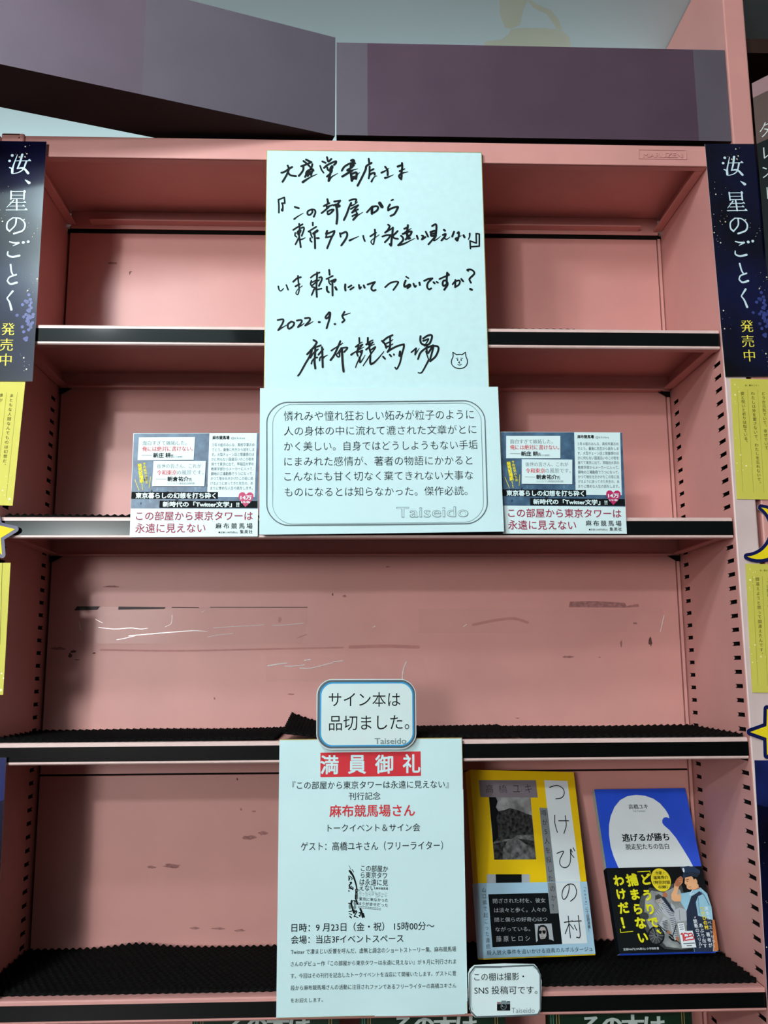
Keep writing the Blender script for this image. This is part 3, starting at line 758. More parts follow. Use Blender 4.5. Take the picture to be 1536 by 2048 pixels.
# ------------------------------------------------------------------ two promotional cards
CITY = mat('blue_city_print', srgb(78, 112, 140), 0.35, 0.4, color2=srgb(52, 78, 104), nscale=70)
CITY2 = mat('pale_city_print', srgb(96, 128, 150), 0.35, 0.4, color2=srgb(66, 94, 120), nscale=90)
HEART = mat('crimson_print', srgb(190, 35, 95), 0.4, 0.4, noise=0.05)
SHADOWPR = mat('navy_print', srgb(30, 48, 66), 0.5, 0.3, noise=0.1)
CARDW = mat('glossy_white_card', (0.70, 0.88, 0.89), 0.35, 0.4, noise=0.02, nscale=20)
def promo_card():
    s = Sheet.on_y([(1001.5, 863.7), (1244.5, 864.6), (1253, 1067.8), (1005.5, 1067)], -0.0030)
    s.base(CARDW, CARDW, 0.0012)
    s.z(990, 850, 280 / 1536)
    s.poly([(66, 78), (1394, 83), (1430, 896), (82, 884)], CITY, 1)
    rnd = random.Random(4)
    for i in range(70):      # the skyline print: towers and lit facades
        x = rnd.uniform(95, 1370); y = rnd.uniform(520, 860); w_, h_ = rnd.uniform(8, 34), rnd.uniform(10, 55)
        if y + h_ > 880: continue
        s.rect(x, y, x + w_, y + h_, CITY2 if rnd.random() < .6 else SHADOWPR, 1.5)
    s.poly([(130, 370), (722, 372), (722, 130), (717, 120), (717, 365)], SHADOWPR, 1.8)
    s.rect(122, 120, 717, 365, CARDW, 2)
    s.text('面白すぎて嫉妬した。', 165, 158, 632, 206, TEXTGREY, smear=0.012, bold=-0.012)
    s.text('俺には絶対に書けない。', 165, 218, 702, 272, REDINK, smear=0.022, bold=-0.008)
    s.stroke([(165, 314), (275, 316)], 3, INK, 4); s.text('新庄 耕', 285, 290, 468, 340, INK, bold=0.028); s.text('氏', 472, 306, 503, 340, INK, bold=0.01); s.text('（小説家）', 512, 322, 600, 342, TEXTGREY)
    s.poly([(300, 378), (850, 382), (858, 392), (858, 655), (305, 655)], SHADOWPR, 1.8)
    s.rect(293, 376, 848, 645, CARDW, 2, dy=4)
    s.text('後世の皆さん、これが', 333, 408, 802, 456, TEXTGREY, smear=0.012, bold=-0.012)
    s.text('令和東京', 335, 475, 545, 527, REDINK, smear=0.022, bold=-0.002); s.text('の風景です。', 549, 478, 828, 526, TEXTGREY, smear=0.012, bold=-0.012)
    s.stroke([(330, 570), (440, 572)], 3, INK, 4); s.text('朝倉祐介', 452, 545, 676, 596, INK, bold=0.028); s.text('氏', 680, 560, 713, 596, INK, bold=0.01); s.text('（シニフィアン株式会社共同代表）', 455, 607, 750, 630, TEXTGREY, dy=1)
    s.poly([(868, 82), (1372, 84), (1390, 770), (885, 766)], CARDW, 2)
    s.text('麻布競馬場', 903, 110, 1081, 148, INK, bold=0.03, dy=1); s.text('@63cities', 1100, 122, 1248, 152, TEXTGREY, dy=2)
    for i, t_ in enumerate(('３年４組のみんな、高校卒業おめ', 'でとう。最後に先生から話をしま', 'す。大型チェーン店と閉塞感のほ', 'かに何もない国道沿いのこの街を', '捨てて東京に出て、早稲田大学の', '教育学部からメーカーに入って、', '僻地の工場勤務でうつになって、', 'かつて唾を吐きかけたこの街に逃', 'げるように戻ってきた先生の、あ', 'まりに惨めな人生の話をします。')):
        y = 189 + i * 51.7
        s.text(t_, 903 + i, y, 1353 + i * .9, y + 36, TEXTGREY, dy=1, bold=0.006)
    s.column('発売前増刷!!', 150, 425, 195, 672, 46, YELLOWINK, bold=0.03); s.column('予約殺到のため', 197, 408, 236, 605, 32, YELLOWINK, bold=0.012)
    s.stroke([(108, 575), (157, 690)], 5, YELLOWINK, 4); s.stroke([(272, 545), (263, 668)], 5, YELLOWINK, 4)
    s.poly([(80, 706), (998, 714), (1000, 788), (80, 781)], INK, 3); s.text('東京暮らしの幻想を打ち砕く', 126, 716, 973, 776, CARDW, dy=7, bold=0.035)
    s.poly([(385, 803), (1422, 813), (1426, 888), (385, 880)], INK, 3); s.text('新時代の「Twitter文学」!!', 420, 813, 1229, 869, CARDW, dy=8, bold=0.035)
    hp = [(1297, 878), (1240, 812), (1217, 770), (1222, 735), (1245, 718), (1275, 720), (1297, 745), (1320, 722), (1350, 720), (1374, 740), (1378, 772), (1352, 822)]
    s.poly(hp, HEART, 4); s.text('14万', 1240, 755, 1356, 798, CARDW, bold=0.04, lay=5); s.text('いいね', 1250, 810, 1342, 836, CARDW, bold=0.04, lay=5)
    s.text('この部屋から東京タワーは', 143, 915, 1380, 1012, MAROON, dy=8, bold=0.006); s.text('永遠に見えない', 143, 1045, 886, 1146, MAROON, dy=4, bold=0.006)
    for i, ch in enumerate('麻布競馬場'): s.char(ch, 1026 + i * 82, 1078 + i * .7, 66, INK, smear=0.01)
    s.text('●定価1,540円(税込)', 1028, 1136, 1234, 1162, INK, dy=1)
    for i, ch in enumerate('集英社'): s.char(ch, 1276 + i * 47, 1143, 42, INK, smear=0.016)
    return s
s = promo_card(); U_, V_, N_, w_, h_, o_ = s.U, s.V, s.N, s.w, s.h, s.o
pc = s.build('promotional_card')
tag(pc, 'blue and white advertising card with a heart, right of the framed comment sheet', 'advertising card', 'advertising cards on the middle shelf')
s2 = Sheet.on_y([(266, 865.5), (517, 866.7), (516, 1072), (260, 1075)], -0.0030)
pc2 = pc.copy(); COL.objects.link(pc2)
Rx = Matrix(((s2.U.x * s2.w / w_, s2.V.x * s2.h / h_, s2.N.x), (s2.U.y, s2.V.y, s2.N.y), (s2.U.z * s2.w / w_, s2.V.z * s2.h / h_, s2.N.z))).to_4x4()
pc2.matrix_world = Matrix.Translation(s2.o) @ Rx
pc2['label'] = 'blue and white advertising card with a heart, left of the framed comment sheet'

# ------------------------------------------------------------------ event poster
s = Sheet.on_y([(558.5, 1479.5), (924, 1475), (936, 2029), (553, 2036)], -0.0062)
s.base(PAPER, GOLD, 0.0035, nx=12, ny=18)
e_ = 0.0003; a_, b_ = s.w / 2 - e_, s.h / 2 - e_
s.lineL([Vector((-a_, b_)), Vector((a_, b_))], 0.0007, GOLD, 1); s.lineL([Vector((a_, b_)), Vector((a_, -b_)), Vector((-a_, -b_))], 0.0006, KRAFT, 1)
s.z(540, 1350, 410 / 1536)
s.poly([(378, 582), (1128, 572), (1131, 755), (378, 766)], REDINK, 2)
for ch, a, c_, d_, e_ in (('満', 382, 603, 512, 741), ('員', 588, 602, 718, 738), ('御', 790, 600, 920, 736), ('礼', 997, 595, 1123, 733)):
    s.text(ch, a, c_, d_, e_, PAPER, bold=0.022)
s.text('『この部屋から東京タワーは永遠に見えない』', 168, 797, 1337, 856, INK, dy=-9)
s.text('刊行記念', 590, 878, 827, 936, INK, dy=-2); s.text('麻布競馬場さん', 447, 974, 1084, 1064, REDINK, dy=-6, bold=0.012)
s.text('トークイベント＆サイン会', 432, 1117, 1124, 1176, INK, dy=-6); s.text('ゲスト：高橋ユキさん（フリーライター）', 232, 1250, 1295, 1318, INK, dy=-9)
s.z(540, 1690, 410 / 1536)
s.text('日時：9 月23日（金・祝） 15時00分～', 162, 587, 1230, 652, INK, dy=-16, bold=0.004); s.text('会場：当店3Fイベントスペース', 158, 678, 999, 740, INK, dy=-11, bold=0.004)
for t_, x0, y0, x1, y1, dy in (('Twitter で凄まじい反響を呼んだ、虚無と諦念のショートストーリー集、麻布競馬場', 157, 780, 1393, 820, -22), ('さんのデビュー作『この部屋から東京タワーは永遠に見えない』が 9 月に刊行されま', 155, 872, 1394, 910, -20),
        ('す。今回はその刊行を記念したトークイベントを当店にて開催いたします。ゲストに普', 155, 962, 1394, 1000, -22), ('段から麻布競馬場さんの活動に注目されファンであるフリーライターの高橋ユキさん', 155, 1052, 1395, 1090, -20), ('をお迎えします。', 155, 1147, 396, 1182, -4)):
    s.text(t_, x0, y0, x1, y1, INK, dy=dy)
s.z(690, 1720, 100 / 1536)
for t_, x0, y0, x1, y1, dy, m_ in (('この部屋か', 495, 145, 1325, 345, 28, INK), ('ら東京タワ', 490, 352, 1290, 548, 30, INK), ('は永遠に見', 455, 570, 1322, 765, 30, INK), ('えない', 440, 770, 925, 935, 5, INK), ('麻布競馬場', 945, 825, 1320, 905, 12, INK), ('東京に来なかった', 430, 1135, 1325, 1245, 45, INK), ('ほうが幸せだった', 405, 1275, 1320, 1385, 60, INK)):
    s.text(t_, x0, y0, x1, y1, m_, dy=dy, bold=0.004)
rnd = random.Random(9)
for j in range(7):
    for i in range(9):
        x = 430 + i * 98 + rnd.uniform(-10, 20); y = 965 + j * 25 + i * 3
        if rnd.random() < .8: s.stroke([(x, y), (x + rnd.uniform(40, 85), y + 3)], rnd.uniform(5, 11), GREYINK if rnd.random() < .7 else DARKGREY, 3)
for j in range(2):
    for i in range(10): s.stroke([(400 + i * 72, 1415 + j * 45 + i * 7), (450 + i * 72, 1420 + j * 45 + i * 7)], 16, DARKGREY, 3)
s.strokes('''w14 125,175 150,220 165,290;w22 215,290 265,365;w60 140,330 200,420;w64-40 170,360 240,470 300,620 340,760 360,890;w28 360,880 400,920 350,1000;w44 335,900 335,1080;w64 335,1080 330,1190;w20 380,1000 390,1200;w36 120,490 125,600;w26 160,500 220,560 200,600;w30 115,620 150,560;
w40 160,690 200,700 130,780 170,850 240,890;w30 120,860 200,880 240,910;w34 115,940 125,960;w24 180,800 260,860;w60 210,1250 190,1340;w40 270,1250 360,1260;w50 350,1230 380,1350;w56 190,1340 240,1520 280,1620;w30 110,1330 180,1330;w26 120,1580 230,1560;w44 280,1540 260,1620 340,1560;w30 280,1740 300,1690 370,1580;w60 470,1500 510,1600 540,1750;w40 560,1640 590,1750;w34 430,1620 470,1620 460,1720 430,1700;w26 290,1720 400,1770;w40 150,1730 195,1775;w24 130,1640 210,1680''', INK, w=24)
for a_ in ((310, 1330, 50, 70), (150, 1430, 40, 80), (300, 1450, 45, 60)): s.disc(a_[0], a_[1], a_[2], GREYINK, 2, ry=a_[3])
hp_, wp_ = s.h, s.w
s.bend = lambda a, b: 0.0012 * math.sin(a * 40) * max(0, -b / (hp_ / 2)) ** 3
tag(s.build('event_poster'), 'white event poster headed by a red banner, hanging across the two lowest shelves', 'poster')

# ------------------------------------------------------------------ small sold-out notice
FRAMEGREY = mat('slate_frame_print', srgb(72, 88, 96), 0.35, 0.4, noise=0.05)
NOTICE = mat('pale_grey_card', (0.62, 0.76, 0.75), 0.4, 0.4, noise=0.03, nscale=20)
LAMI = mat('clear_laminate_edge', (0.62, 0.66, 0.66), 0.15, 0.6, noise=0.05)
s = Sheet((0, -0.0115, Z0), (1, 0, 0), (0, 0, 1)); s.z(540, 1350, 410 / 1536)
c_ = PY(733, 1428, -0.0115); s.o = c_
s.base(LAMI, LAMI, 0.0006, outline=[Vector(p) for p in s.rr([(348, 31), (1092, 29), (1098, 556), (346, 562)], 115)])
s.polyL(s.rr([(358, 38), (1086, 36), (1091, 546), (353, 551)], 105), FRAMEGREY, 1)
s.polyL(s.rr([(374, 54), (1074, 52), (1078, 532), (370, 537)], 92), BLUELINE, 2)
s.polyL(s.rr([(386, 65), (1064, 63), (1068, 522), (382, 527)], 84), NOTICE, 3)
s.text('サイン本は', 441, 128, 976, 238, INK, dy=0); s.text('品切ました。', 442, 307, 1042, 417, INK, dy=-8); s.text('Taiseido', 785, 474, 1020, 517, GREYINK, dy=-2, bold=0.02)
tag(s.build('sold_out_notice'), 'small rounded notice with slate and blue edging stuck over the top of the event poster', 'notice')

# ------------------------------------------------------------------ photography notice
s = Sheet((0, -0.0095, Z0), (1, 0, 0), (0, 0, 1)); s.z(930, 1920, 160 / 1536); s.o = PY(1010, 1982, -0.0095)
ol = [(62, 255), (90, 175), (175, 100), (420, 82), (760, 68), (1330, 78), (1380, 130), (1435, 225), (1470, 400), (1462, 940), (1410, 1020), (1335, 1055), (700, 1085), (200, 1108), (120, 1030), (80, 940)]
s.base(CELLW, CELLW, 0.0006, outline=[s.L(*p) for p in ol])
s.stroke([(1400, 1040), (1330, 1052), (700, 1078), (215, 1095), (110, 985), (92, 900), (92, 260), (190, 128), (700, 128), (1310, 100), (1400, 180), (1445, 290), (1448, 940), (1400, 1040)], 30, DARKGREY, 2, smooth=False)
s.stroke([(150, 960), (128, 900), (128, 270), (205, 150), (700, 146)], 9, GREYINK, 2, smooth=False); s.stroke([(1300, 140), (1370, 180), (1418, 260)], 7, GREYINK, 2)
s.text('この棚は撮影・', 175, 250, 1130, 398, INK, dy=-12); s.text('SNS 投稿可です。', 178, 502, 1386, 658, INK, dy=-8)
s.rect(613, 845, 866, 970, INK, 3); s.rect(613, 802, 866, 845, GREYINK, 3); s.poly([(690, 804), (705, 778), (785, 778), (800, 804)], GREYINK, 3); s.rect(805, 790, 862, 806, INK, 3); s.rect(630, 812, 660, 836, REDINK, 4)
s.disc(740, 892, 60, GREYINK, 4); s.disc(740, 892, 50, INK, 5); s.disc(714, 880, 10, CELLW, 6); s.disc(752, 905, 22, DARKGREY, 6); s.disc(752, 905, 14, INK, 7)
s.text('Taiseido', 892, 916, 1336, 1012, GREYINK, bold=-0.004)
tag(s.build('photo_permission_notice'), 'small crinkled grey-framed notice with a camera drawing at the foot of the poster', 'notice')

# ------------------------------------------------------------------ starry banners on the uprights
def night(name, base, c2, sc, seed):
    m = mat(name, base, 0.12, 0.5, color2=c2, nscale=sc, coat=1.0)
    return m
NIGHT = night('night_sky_print', srgb(12, 15, 56), srgb(1, 1, 6), 9, 0)
NIGHT2 = night('deep_blue_print', srgb(30, 42, 110), srgb(12, 16, 52), 14, 0)
STARP = mat('star_print', srgb(228, 224, 190), 0.4, 0.4, noise=0.05)
HYD = mat('hydrangea_print', srgb(62, 74, 142), 0.25, 0.4, noise=0.4, nscale=200)
WHITEEDGE = mat('white_paper_edge', (0.7, 0.72, 0.72), 0.7, 0.2, noise=0.05)
yb = -0.0052
s = Sheet.on_y([(1413, 288), (1512, 287.5), (1552, 753), (1447.5, 753.5)], yb)
BW, BH = s.w, s.h
BU, BV, BO = s.U, s.V, s.o
# left banner: its right edge is seen
pa, pb_ = PY(93, 283, yb), PY(65, 763, yb)
V2 = (pa - pb_).normalized(); U2 = Vector((V2.z, 0, -V2.x)); o2 = (pa + pb_) / 2 - U2 * (BW / 2)
s = Sheet(o2, U2, V2, BW, BH)
s.base(NIGHT, WHITEEDGE, 0.0006)
s.z(0, 280, 100 / 569)
s.strokes('''w32 140,178;w30 110,240;w10-18 108,315 132,325;w24 140,330 140,375;w26-8 140,375 152,300 200,170;w26-14 255,168 228,260 198,328;w14-28 198,325 270,325 322,380;w9 180,240 340,238;w22-8 335,230 352,240;w20-6 302,245 268,330 215,370 150,386;
w8-34 288,455 332,490;w17 128,585 126,675;w9 128,590 285,590;w22-10 280,582 292,596;w18 278,590 274,675;w8 130,631 278,631;w9 126,670 276,670;w16-6 158,688 80,768;w8 120,713 290,713;w20-8 282,706 296,716;w18 192,680 192,798;w8 112,755 278,755;w20-8 268,748 282,758;w10 72,798 305,798;w22-8 295,788 312,800;
w18-15 188,890 175,970 110,1040;w20-14 110,1040 80,1005 90,935 150,886;w12-22 150,886 230,896 285,955 262,1030 160,1068;
w14-22 112,1160 160,1172 215,1174;w18-8 212,1178 150,1206;w14-26 92,1272 90,1310 140,1332 222,1318;w34 266,1168;w32 322,1159;w20-16 122,1420 132,1500 150,1540;w20-14 186,1535 110,1562 85,1605;w16-26 85,1605 120,1640 192,1625;
w24-14 146,1722 82,1800;w14-26 82,1805 110,1850 132,1932''', PALEINK, 20, 4)
s.z(0, 250, 0.26846)
for ch, cx, cy in (('発', 62, 1522), ('売', 50, 1638), ('中', 44, 1750)):
    s.char(ch, cx, cy, 104, GOLDINK, bold=-0.012, smear=0.018)
rnd = random.Random(3)
def star(a, b_, r, m=STARP):
    s.polyL([(a + r * math.cos(k * math.pi / 4), b_ + r * math.sin(k * math.pi / 4)) for k in range(8)], m, 3)
for k in range(46):      # hydrangea petals print
    a, b_ = rnd.gauss(0.021, 0.0035), rnd.gauss(-0.062, 0.013)
    if abs(a) < BW / 2 - 0.003: s.polyL([(a + 0.0019 * math.cos(q * math.pi / 3 + k), b_ + 0.0019 * math.sin(q * math.pi / 3 + k)) for q in range(6)], HYD, 1 + 0.01 * k)
for cx, cy in ((-0.020, 0.078), (0.017, 0.030), (0.019, -0.032), (-0.020, -0.075), (0.012, -0.112), (0.006, 0.118), (-0.022, 0.02), (-0.018, 0.045)):
    for k in range(9):
        a, b_ = cx + rnd.gauss(0, 0.0055), cy + rnd.gauss(0, 0.008)
        if abs(a) < BW / 2 - 0.001 and abs(b_) < BH / 2 - 0.001: star(a, b_, rnd.choice((0.0002, 0.0003, 0.0003, 0.0004, 0.0008)))
ban = s.build('book_banner')
tag(ban, 'navy starry banner with white vertical lettering at the top left of the bookcase', 'banner', 'starry banners on the uprights')
b2 = ban.copy(); COL.objects.link(b2)
N_ = BU.cross(BV)
b2.matrix_world = Matrix(((BU.x, BV.x, N_.x, BO.x), (BU.y, BV.y, N_.y, BO.y), (BU.z, BV.z, N_.z, BO.z), (0, 0, 0, 1)))
b2['label'] = 'navy starry banner with white vertical lettering at the top right of the bookcase'

# ------------------------------------------------------------------ yellow quotation strips
YP = mat('yellow_green_paper', srgb(205, 198, 84), 0.55, 0.3, noise=0.05, nscale=10)
BROWNINK = mat('brown_ink', srgb(70, 66, 30), 0.6, 0.2, noise=0.05)
CREAMDOT = mat('cream_print', srgb(244, 240, 190), 0.5, 0.3, noise=0.05)
yq = -0.0044
def strip(right, label, edge, w_, cols, rules, dots, zt, head=None):
    """edge = the visible long edge, top then bottom in the picture; right = it lies on the right-hand upright"""
    t_, u_ = PY(*edge[0], yq), PY(*edge[1], yq)
    V = (t_ - u_).normalized(); U = Vector((V.z, 0, -V.x))
    o = (t_ + u_) / 2 + U * (w_ / 2 if right else -w_ / 2)
    s = Sheet(o, U, V, w_, (t_ - u_).length)
    s.base(YP, YP, 0.0005); s.z(*zt)
    for c in cols: s.column(*c[:5], c[5], BROWNINK, bold=-0.008, smear=0.012, lay=3)
    for r in rules: s.stroke(list(r), 2.2, BROWNINK, 2)
    for x, y, r in dots: s.disc(x, y, r, CREAMDOT, 2, n=10)
    if head: s.text(*head, BROWNINK, lay=3)
    o = s.build('quotation_strip')
    return tag(o, label, 'paper strip', 'yellow quotation strips on the uprights')
strip(True, 'upper yellow quotation strip on the right upright, under the starry banner', ((1461, 757), (1474, 998)), 0.053,
      [('愛と呪いと祈りは似ている。', 352, 292, 410, 1068, 62), ('わたし以外を愛さないで、わたしを忘れないで。', 515, 292, 618, 1712, 62), ('どうか元気でいて、幸せでいて', 680, 292, 728, 1148, 62)],
      [((270, 235), (318, 1060), (360, 1850)), ((432, 235), (480, 1060), (528, 1850)), ((592, 235), (645, 1060), (692, 1850))],
      [(232, 152, 10), (238, 312, 14), (300, 265, 8), (285, 195, 6), (235, 420, 6), (245, 452, 6), (322, 1260, 12), (413, 1430, 14), (265, 1388, 9), (350, 1388, 5), (357, 1498, 8), (490, 1432, 6), (278, 1512, 6), (245, 995, 5)],
      (1440, 750, 96 / 756), ('汝、星のごとく', 388, 150, 608, 178))
strip(True, 'lower yellow quotation strip on the right upright, between moon and star cutouts', ((1491, 1127.5), (1504.5, 1385)), 0.053,
      [('間違えようと思って間違えたんです。', 545, 282, 608, 1382, 58), ('「つい間違えた」', 700, 265, 722, 690, 58)],
      [((475, 235), (515, 1060), (555, 1830)), ((615, 235), (655, 1060), (695, 1830))],
      [(438, 135, 8), (440, 293, 14), (497, 252, 8), (485, 185, 6), (515, 172, 5), (480, 345, 5), (430, 405, 7), (442, 435, 6), (512, 1242, 11), (598, 1413, 12), (462, 1375, 7), (475, 1495, 8), (545, 1480, 6), (668, 1418, 6), (430, 1278, 6)],
      (1440, 1120, 96 / 702), ('汝、星の', 578, 140, 692, 166))
strip(False, 'upper yellow quotation strip on the left upright, under the starry banner', ((50.8, 762.5), (25.2, 1011.5)), 0.053,
      [('まともな人間なんてものは幻想だ。', 185, 245, 68, 1350, 64), ('誰が', 18, 240, 10, 322, 64)],
      [((275, 190), (190, 1020), (98, 1860)), ((105, 190), (20, 1020), (-60, 1860))],
      [(152, 1878, 20), (40, 1742, 14), (122, 1635, 8), (75, 1815, 7), (105, 1690, 5), (60, 1690, 5), (95, 1520, 6), (170, 1510, 5), (130, 1925, 6), (185, 1675, 4)],
      (0, 760, 60 / 473))
strip(False, 'lower yellow quotation strip on the left upright, below the star cutout', ((21.2, 1125.5), (6.2, 1389.5)), 0.053,
      [], [((15, 1182), (0, 1700))], [(10, 1880, 6), (22, 1910, 5), (5, 1985, 9)], (0, 750, 200 / 630))

# lower navy banners, mostly outside the picture
def lowban(edge, right, label):
    t_, u_ = PY(*edge[0], yq), PY(*edge[1], yq)
    V = (t_ - u_).normalized(); U = Vector((V.z, 0, -V.x))
    hgt = 0.25; mid = t_ - V * hgt / 2
    s = Sheet(mid + U * (0.027 if right else -0.027), U, V, 0.054, hgt)
    s.base(NIGHT, WHITEEDGE, 0.0006)
    s.polyL([(-0.027, 0.125), (-0.027, 0.083), (-0.018, 0.080), (-0.004, 0.087), (0.012, 0.080), (0.027, 0.086), (0.027, 0.125)], NIGHT2, 0.6)
    rnd = random.Random(12 + right)
    for k in range(60):
        a, b_ = rnd.uniform(-.0255, .0255), rnd.uniform(-.12, .09); r = rnd.choice((0.0002, 0.0003, 0.0003, 0.0006, 0.0008))
        s.polyL([(a + r * math.cos(q * math.pi / 4), b_ + r * math.sin(q * math.pi / 4)) for q in range(8)], STARP, 2)
    return tag(s.build('book_banner'), label, 'banner', 'starry banners on the uprights')
lowban(((1508.7, 1520.5), (1521.8, 1758)), True, 'lower navy banner with speckled stars on the right upright, below the star cutout')
lowban(((12.7, 1515.5), (1.2, 1730)), False, 'sliver of lower navy banner at the bottom left edge beside the lowest shelf')

# ------------------------------------------------------------------ moon and star cutouts
NAVY = mat('navy_card', srgb(20, 26, 78), 0.14, 0.5, noise=0.15, nscale=20)
YCARD = mat('yellow_card', srgb(238, 214, 20), 0.55, 0.3, noise=0.08, nscale=25)
def offset_poly(c, pts, d):
    out = []; n = len(pts)
    for i in range(n):
        p, a, b_ = pts[i], pts[i - 1], pts[(i + 1) % n]
        out.append(p)
    return out
def cutout(inner, edge_w, y, centre, name, label, cat):
    """yellow shape with a rounded navy border all round, a few tenths of a millimetre thick"""
    s = Sheet((0, y, Z0), (1, 0, 0), (0, 0, 1)); s.o = PY(*centre, y); s.z(0, 0, 1)
    P = [s.L(*p) for p in inner]; r = edge_w * s.unit(centre)
    # outline = the inner shape grown by r with round corners
    area = sum(P[i].x * P[(i + 1) % len(P)].y - P[(i + 1) % len(P)].x * P[i].y for i in range(len(P)))
    if area < 0: P = P[::-1]
    out = []
    for i in range(len(P)):
        p, a, b_ = P[i], P[i - 1], P[(i + 1) % len(P)]
        d0, d1 = (p - a).normalized(), (b_ - p).normalized()
        n0, n1 = Vector((d0.y, -d0.x)), Vector((d1.y, -d1.x))
        if d0.x * d1.y - d0.y * d1.x > 0.02:
            a0, a1 = math.atan2(n0.y, n0.x), math.atan2(n1.y, n1.x)
            while a1 < a0: a1 += 2 * math.pi
            for k in range(9): out.append(p + Vector((math.cos(a0 + (a1 - a0) * k / 8), math.sin(a0 + (a1 - a0) * k / 8))) * r)
        else:
            m = (n0 + n1).normalized(); out.append(p + m * (r / max(0.3, m.dot(n0))))
    s.base(NAVY, WHITEEDGE, 0.0008, outline=out)
    s.polyL(P, YCARD, 2)
    return tag(s.build(name), label, cat)
def star_pts(cx, cy, R, rr_, rot):
    return [(cx + (R if k % 2 == 0 else rr_) * math.cos(math.radians(rot + 36 * k)), cy + (R if k % 2 == 0 else rr_) * math.sin(math.radians(rot + 36 * k))) for k in range(10)]
cutout(star_pts(1549, 1464, 49, 20, 180), 7.0, -0.0058, (1545, 1464), 'star_cutout', 'yellow star cutout with navy border at the right edge beside the lowest strip', 'star decoration')
cutout(star_pts(-18, 1066, 49, 22, -9), 6.5, -0.0058, (-10, 1066), 'star_cutout', 'yellow star cutout with slate-blue border at the left edge beside the middle shelf', 'star decoration')
inner = []
def arc(cx, cy, r, a0, a1, n):
    return [(cx + r * math.cos(math.radians(a0 + (a1 - a0) * k / n)), cy + r * math.sin(math.radians(a0 + (a1 - a0) * k / n))) for k in range(n + 1)]
def moon():
    tip0, tip1 = Vector((1522, 1015)), Vector((1494, 1113))
    ch = tip1 - tip0; m = (tip0 + tip1) / 2; nrm = Vector((-ch.y, ch.x)).normalized()
    if nrm.x < 0: nrm = -nrm
    def bow(sag, n=18):
        R = (ch.length ** 2 / 4 + sag * sag) / (2 * sag); c = m + nrm * (sag - R)
        a0 = math.atan2(tip0.y - c.y, tip0.x - c.x); a1 = math.atan2(tip1.y - c.y, tip1.x - c.x)
        while a1 < a0: a1 += 2 * math.pi
        return [tuple(c + Vector((math.cos(a0 + (a1 - a0) * k / n), math.sin(a0 + (a1 - a0) * k / n))) * R) for k in range(n + 1)]
    return bow(62) + bow(36)[::-1][1:-1]
cutout(moon(), 6.5, -0.0058, (1530, 1062), 'moon_cutout', 'yellow crescent moon cutout with navy border on the right upright', 'moon decoration')

# ------------------------------------------------------------------ neighbour's category sign at the right edge
SIGN = mat('dark_green_black_sign', srgb(20, 26, 26), 0.2, 0.5, noise=0.2, nscale=12)
ACRYL = mat('pinkish_grey_acrylic', srgb(150, 120, 122), 0.25, 0.5, noise=0.1, nscale=8)
BROWNP = mat('brown_grey_panel', srgb(86, 70, 66), 0.3, 0.5, noise=0.15, nscale=8)
pt0 = PY(1506, 196, -0.008)
sg = empty('category_sign', (pt0.x, -0.008, pt0.z), 'dark category sign with white vertical katakana jutting out at the right edge', 'sign')
dv = Vector((0.62, -0.785, 0)).normalized()
zlo = PY(1525, 640, -0.012).z
nb_ = Vector((-dv.y, dv.x, 0)) * 0.004
if nb_.y < 0: nb_ = -nb_
b = MB(); q = [pt0, pt0 + dv * 0.10]
b.prism([q[0], q[1], Vector((q[1].x, q[1].y, zlo)), Vector((q[0].x, q[0].y, zlo))], nb_, 0)
o = b.build('sign_panel', [SIGN], sg)
s = Sheet(pt0, dv, (0, 0, 1)); s.z(0, 0, 1)
hb = PY(1512, 288, -0.008).z - pt0.z
s.polyL([(0.0, 0.0), (0.10, 0.0), (0.10, hb), (0.0, hb)], BROWNP, 2)
s.polyL([(0.0, 0.0), (0.10, 0.0), (0.10, 0.018), (0.0, 0.018)], ACRYL, 3)
s.z(1440, 100, 96 / 364)
WSIGN = mat('white_sign_letter', srgb(200, 212, 208), 0.5, 0.3, noise=0.05)
for ch, cx, cy, sz in (('タ', 350, 600, 120), ('レ', 362, 770, 115), ('ン', 362, 915, 112), ('ト', 375, 1080, 112)):
    s.char(ch, cx, cy, sz, WSIGN, lay=5, bold=-0.01)
g_ = bmesh.ops.extrude_face_region(s.bm, geom=s.bm.faces[:])
for v in [e for e in g_['geom'] if isinstance(e, bmesh.types.BMVert)]: v.co.z -= 0.0004
s.build('lettering', sg)

